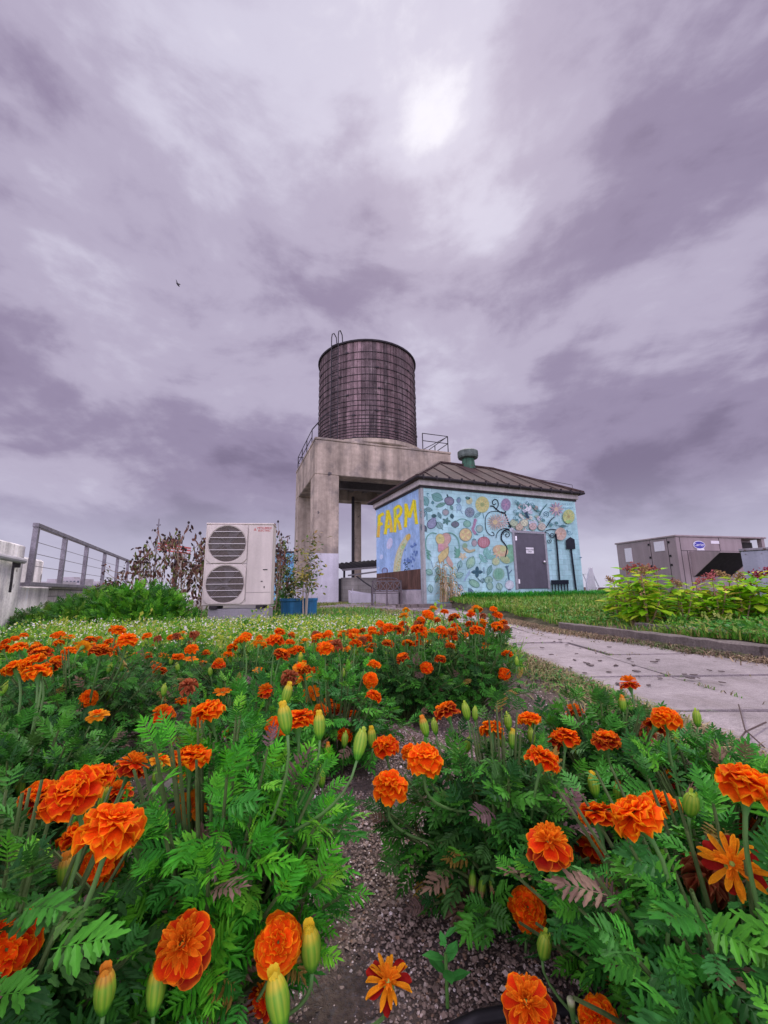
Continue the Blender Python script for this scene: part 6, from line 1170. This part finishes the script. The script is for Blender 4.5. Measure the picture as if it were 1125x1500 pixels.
# amaranths on the lawn bed
def amaranth(seed, h, tas):
    g = np.random.default_rng(seed); st = MB(); lf = MB(); tas_ = []; stems = []
    for k in range(5):
        a = g.uniform(0, 6.28); r_ = .0 if k == 0 else g.uniform(.06, .13); hh = h*(1 if k == 0 else g.uniform(.6, .86)); P = np.array([[0, 0, 0], [r_*math.cos(a)*.7, r_*math.sin(a)*.7, hh*.4], [r_*1.2*math.cos(a), r_*1.2*math.sin(a), hh*.75], [r_*1.5*math.cos(a)+.01, r_*1.5*math.sin(a), hh]]); st.tube(P, [.011, .009, .007, .004], 7, col=(.3, .2, .12)); stems.append(P)
        n = int(40*(hh/h)); t_ = g.uniform(.2, 1., n)*3; i = np.minimum(2, t_.astype(int)); T = P[i]+(P[i+1]-P[i])*(t_-i)[:, None]; az = np.arange(n)*2.4+g.uniform(0, 6); X = np.stack([np.cos(az), np.sin(az), g.uniform(-.35, .45, n)], 1); Z = np.stack([np.cos(az)*.35, np.sin(az)*.35-.15, np.ones(n)], 1)+g.normal(size=(n, 3))*.2; pal = np.array([(.3, .62, .02), (.42, .7, .03), (.55, .72, .05), (.16, .44, .03), (.62, .56, .06), (.4, .26, .08)]); c = pal[g.choice(6, n, p=[.25, .28, .2, .14, .09, .04])]*g.uniform(.8, 1.2, (n, 1)); T = T+X*.03
        lf.scatter(OVF, OVQ, frames(X, Z)*(g.uniform(.10, .17, n)*(1.2-.12*t_))[:, None, None], T, c, np.array([.9, 1, 1, 1, 1, 1, 1.2, 1.2]))
        top = P[-1]; nb = 110 if k == 0 else 10; col = tas; dr = unit([math.cos(a+seed), math.sin(a+seed)*.5, .9 if tas[1] > .1 else .25]); s = g.random(nb); L0 = .15 if k == 0 else .03; C_ = top+dr*(s*L0)[:, None]+np.array([0, 0, -.1])*(s**2*L0*2)[:, None]+g.normal(size=(nb, 3))*(.012+.014*np.sin(PI*s))[:, None]
        ta = MB(); tas_.append(ta); ta.scatter(OCT, OTQ, frames(g.normal(size=(nb, 3)), g.normal(size=(nb, 3)))*g.uniform(.008, .013, nb)[:, None, None], C_, np.array(col)*g.uniform(.6, 1.4, (nb, 1)))
    out = []
    for m, nm, mt_ in [(st, 'stem', STEM), (lf, 'foliage', LEAFY)]+[(q, 'flower_spike', DRY) for q in tas_]: me = m.mesh(nm); me.materials.append(mt_); out.append((nm, me))
    return out
AM = {'r': amaranth(1, .62, (.36, .1, .08)), 'b': amaranth(2, .62, (.36, .22, .1)), 'p': amaranth(3, .6, (.42, .12, .12)), 'd': amaranth(4, .5, (.26, .02, .05))}
AMP = [(905, 905, 5.6, .8, 'b', 'amaranth with a tan tassel at the left end of the row beside the shed'), (928, 915, 4.9, 1.03, 'r', 'tall amaranth with a drooping rust red tassel left of the rooftop unit'), (950, 918, 4.7, .92, 'b', 'yellow green amaranth with big leaves before the left face of the rooftop unit'), (972, 915, 5.0, .98, 'r', 'amaranth with an upright rusty spike below the corner of the rooftop unit'), (1003, 920, 4.7, .84, 'b', 'shorter amaranth with pale brown tips left of the black hood'), (1030, 918, 4.8, .86, 'p', 'amaranth standing below the left part of the black hood'), (1055, 920, 4.7, .95, 'p', 'amaranth with a broad pinkish red crest below the black hood'), (1078, 916, 4.9, 1.02, 'b', 'amaranth with a tall brown spike in front of the blue grey box'), (1092, 920, 4.6, .78, 'b', 'low amaranth with yellow leaf edges at the blue grey box'), (1120, 918, 4.7, 1.15, 'd', 'amaranth with a dark crimson crest at the right edge')]
for i, (px, py, Y, s, k, lab) in enumerate(AMP):
    q = aty(px, py, Y); t = thing('amaranth_plant', lab, 'amaranth', (q[0], q[1], lawnz(q[0], q[1])-.01), i*1.7, 'amaranths on the lawn bed'); s *= .9 if 980 < px < 1085 else 1.06; t.scale = (s*1.2, s*1.2, s)
    for nm, me in AM[k]: link(nm, me, t)
# dry corn-like clump at the shed corner
q = SA3+su*.75-sv*.35; t = thing('dried_corn_clump', 'straw coloured dried corn clump growing at the painted corner of the shed', 'dry plant', (q[0], q[1], .15), 0)
g = np.random.default_rng(99); st = MB(); lf = MB()
for k in range(17):
    a = g.uniform(0, 6.28); r_ = g.uniform(0, .5); h = g.uniform(.5, 1.35); b = np.array([r_*math.cos(a), r_*.4*math.sin(a), 0]); P = np.array([b, b+[.03, 0, h*.5], b+[g.uniform(-.15, .15), 0, h]]); st.tube(P, [.016, .013, .006], 6, col=random.choice([(.5, .4, .25), (.4, .26, .12), (.3, .3, .12)]))
    for j in range(7):
        t_ = g.uniform(.1, .95); s0 = b+(P[2]-b)*t_; az = g.uniform(0, 6.28); d = np.array([math.cos(az), math.sin(az)*.5, 0]); ln = g.uniform(.25, .5); side = np.array([-d[1], d[0], 0])*.028+np.array([0, 0, .01]); V = []
        for u_ in np.linspace(0, 1, 6): c = s0+d*ln*u_*.75+np.array([0, 0, ln*(.8*u_-1.15*u_*u_)]); w_ = 1-u_**2; V += [c-side*w_, c+side*w_]
        lf.add(V, [(i*2, i*2+1, i*2+3, i*2+2) for i in range(5)], np.array(random.choice([(.7, .58, .38), (.58, .44, .22), (.75, .64, .48), (.34, .38, .12), (.5, .3, .12)]))*random.uniform(.8, 1.2))
st.build('stem', DRY, t); lf.build('foliage', DRY, t)
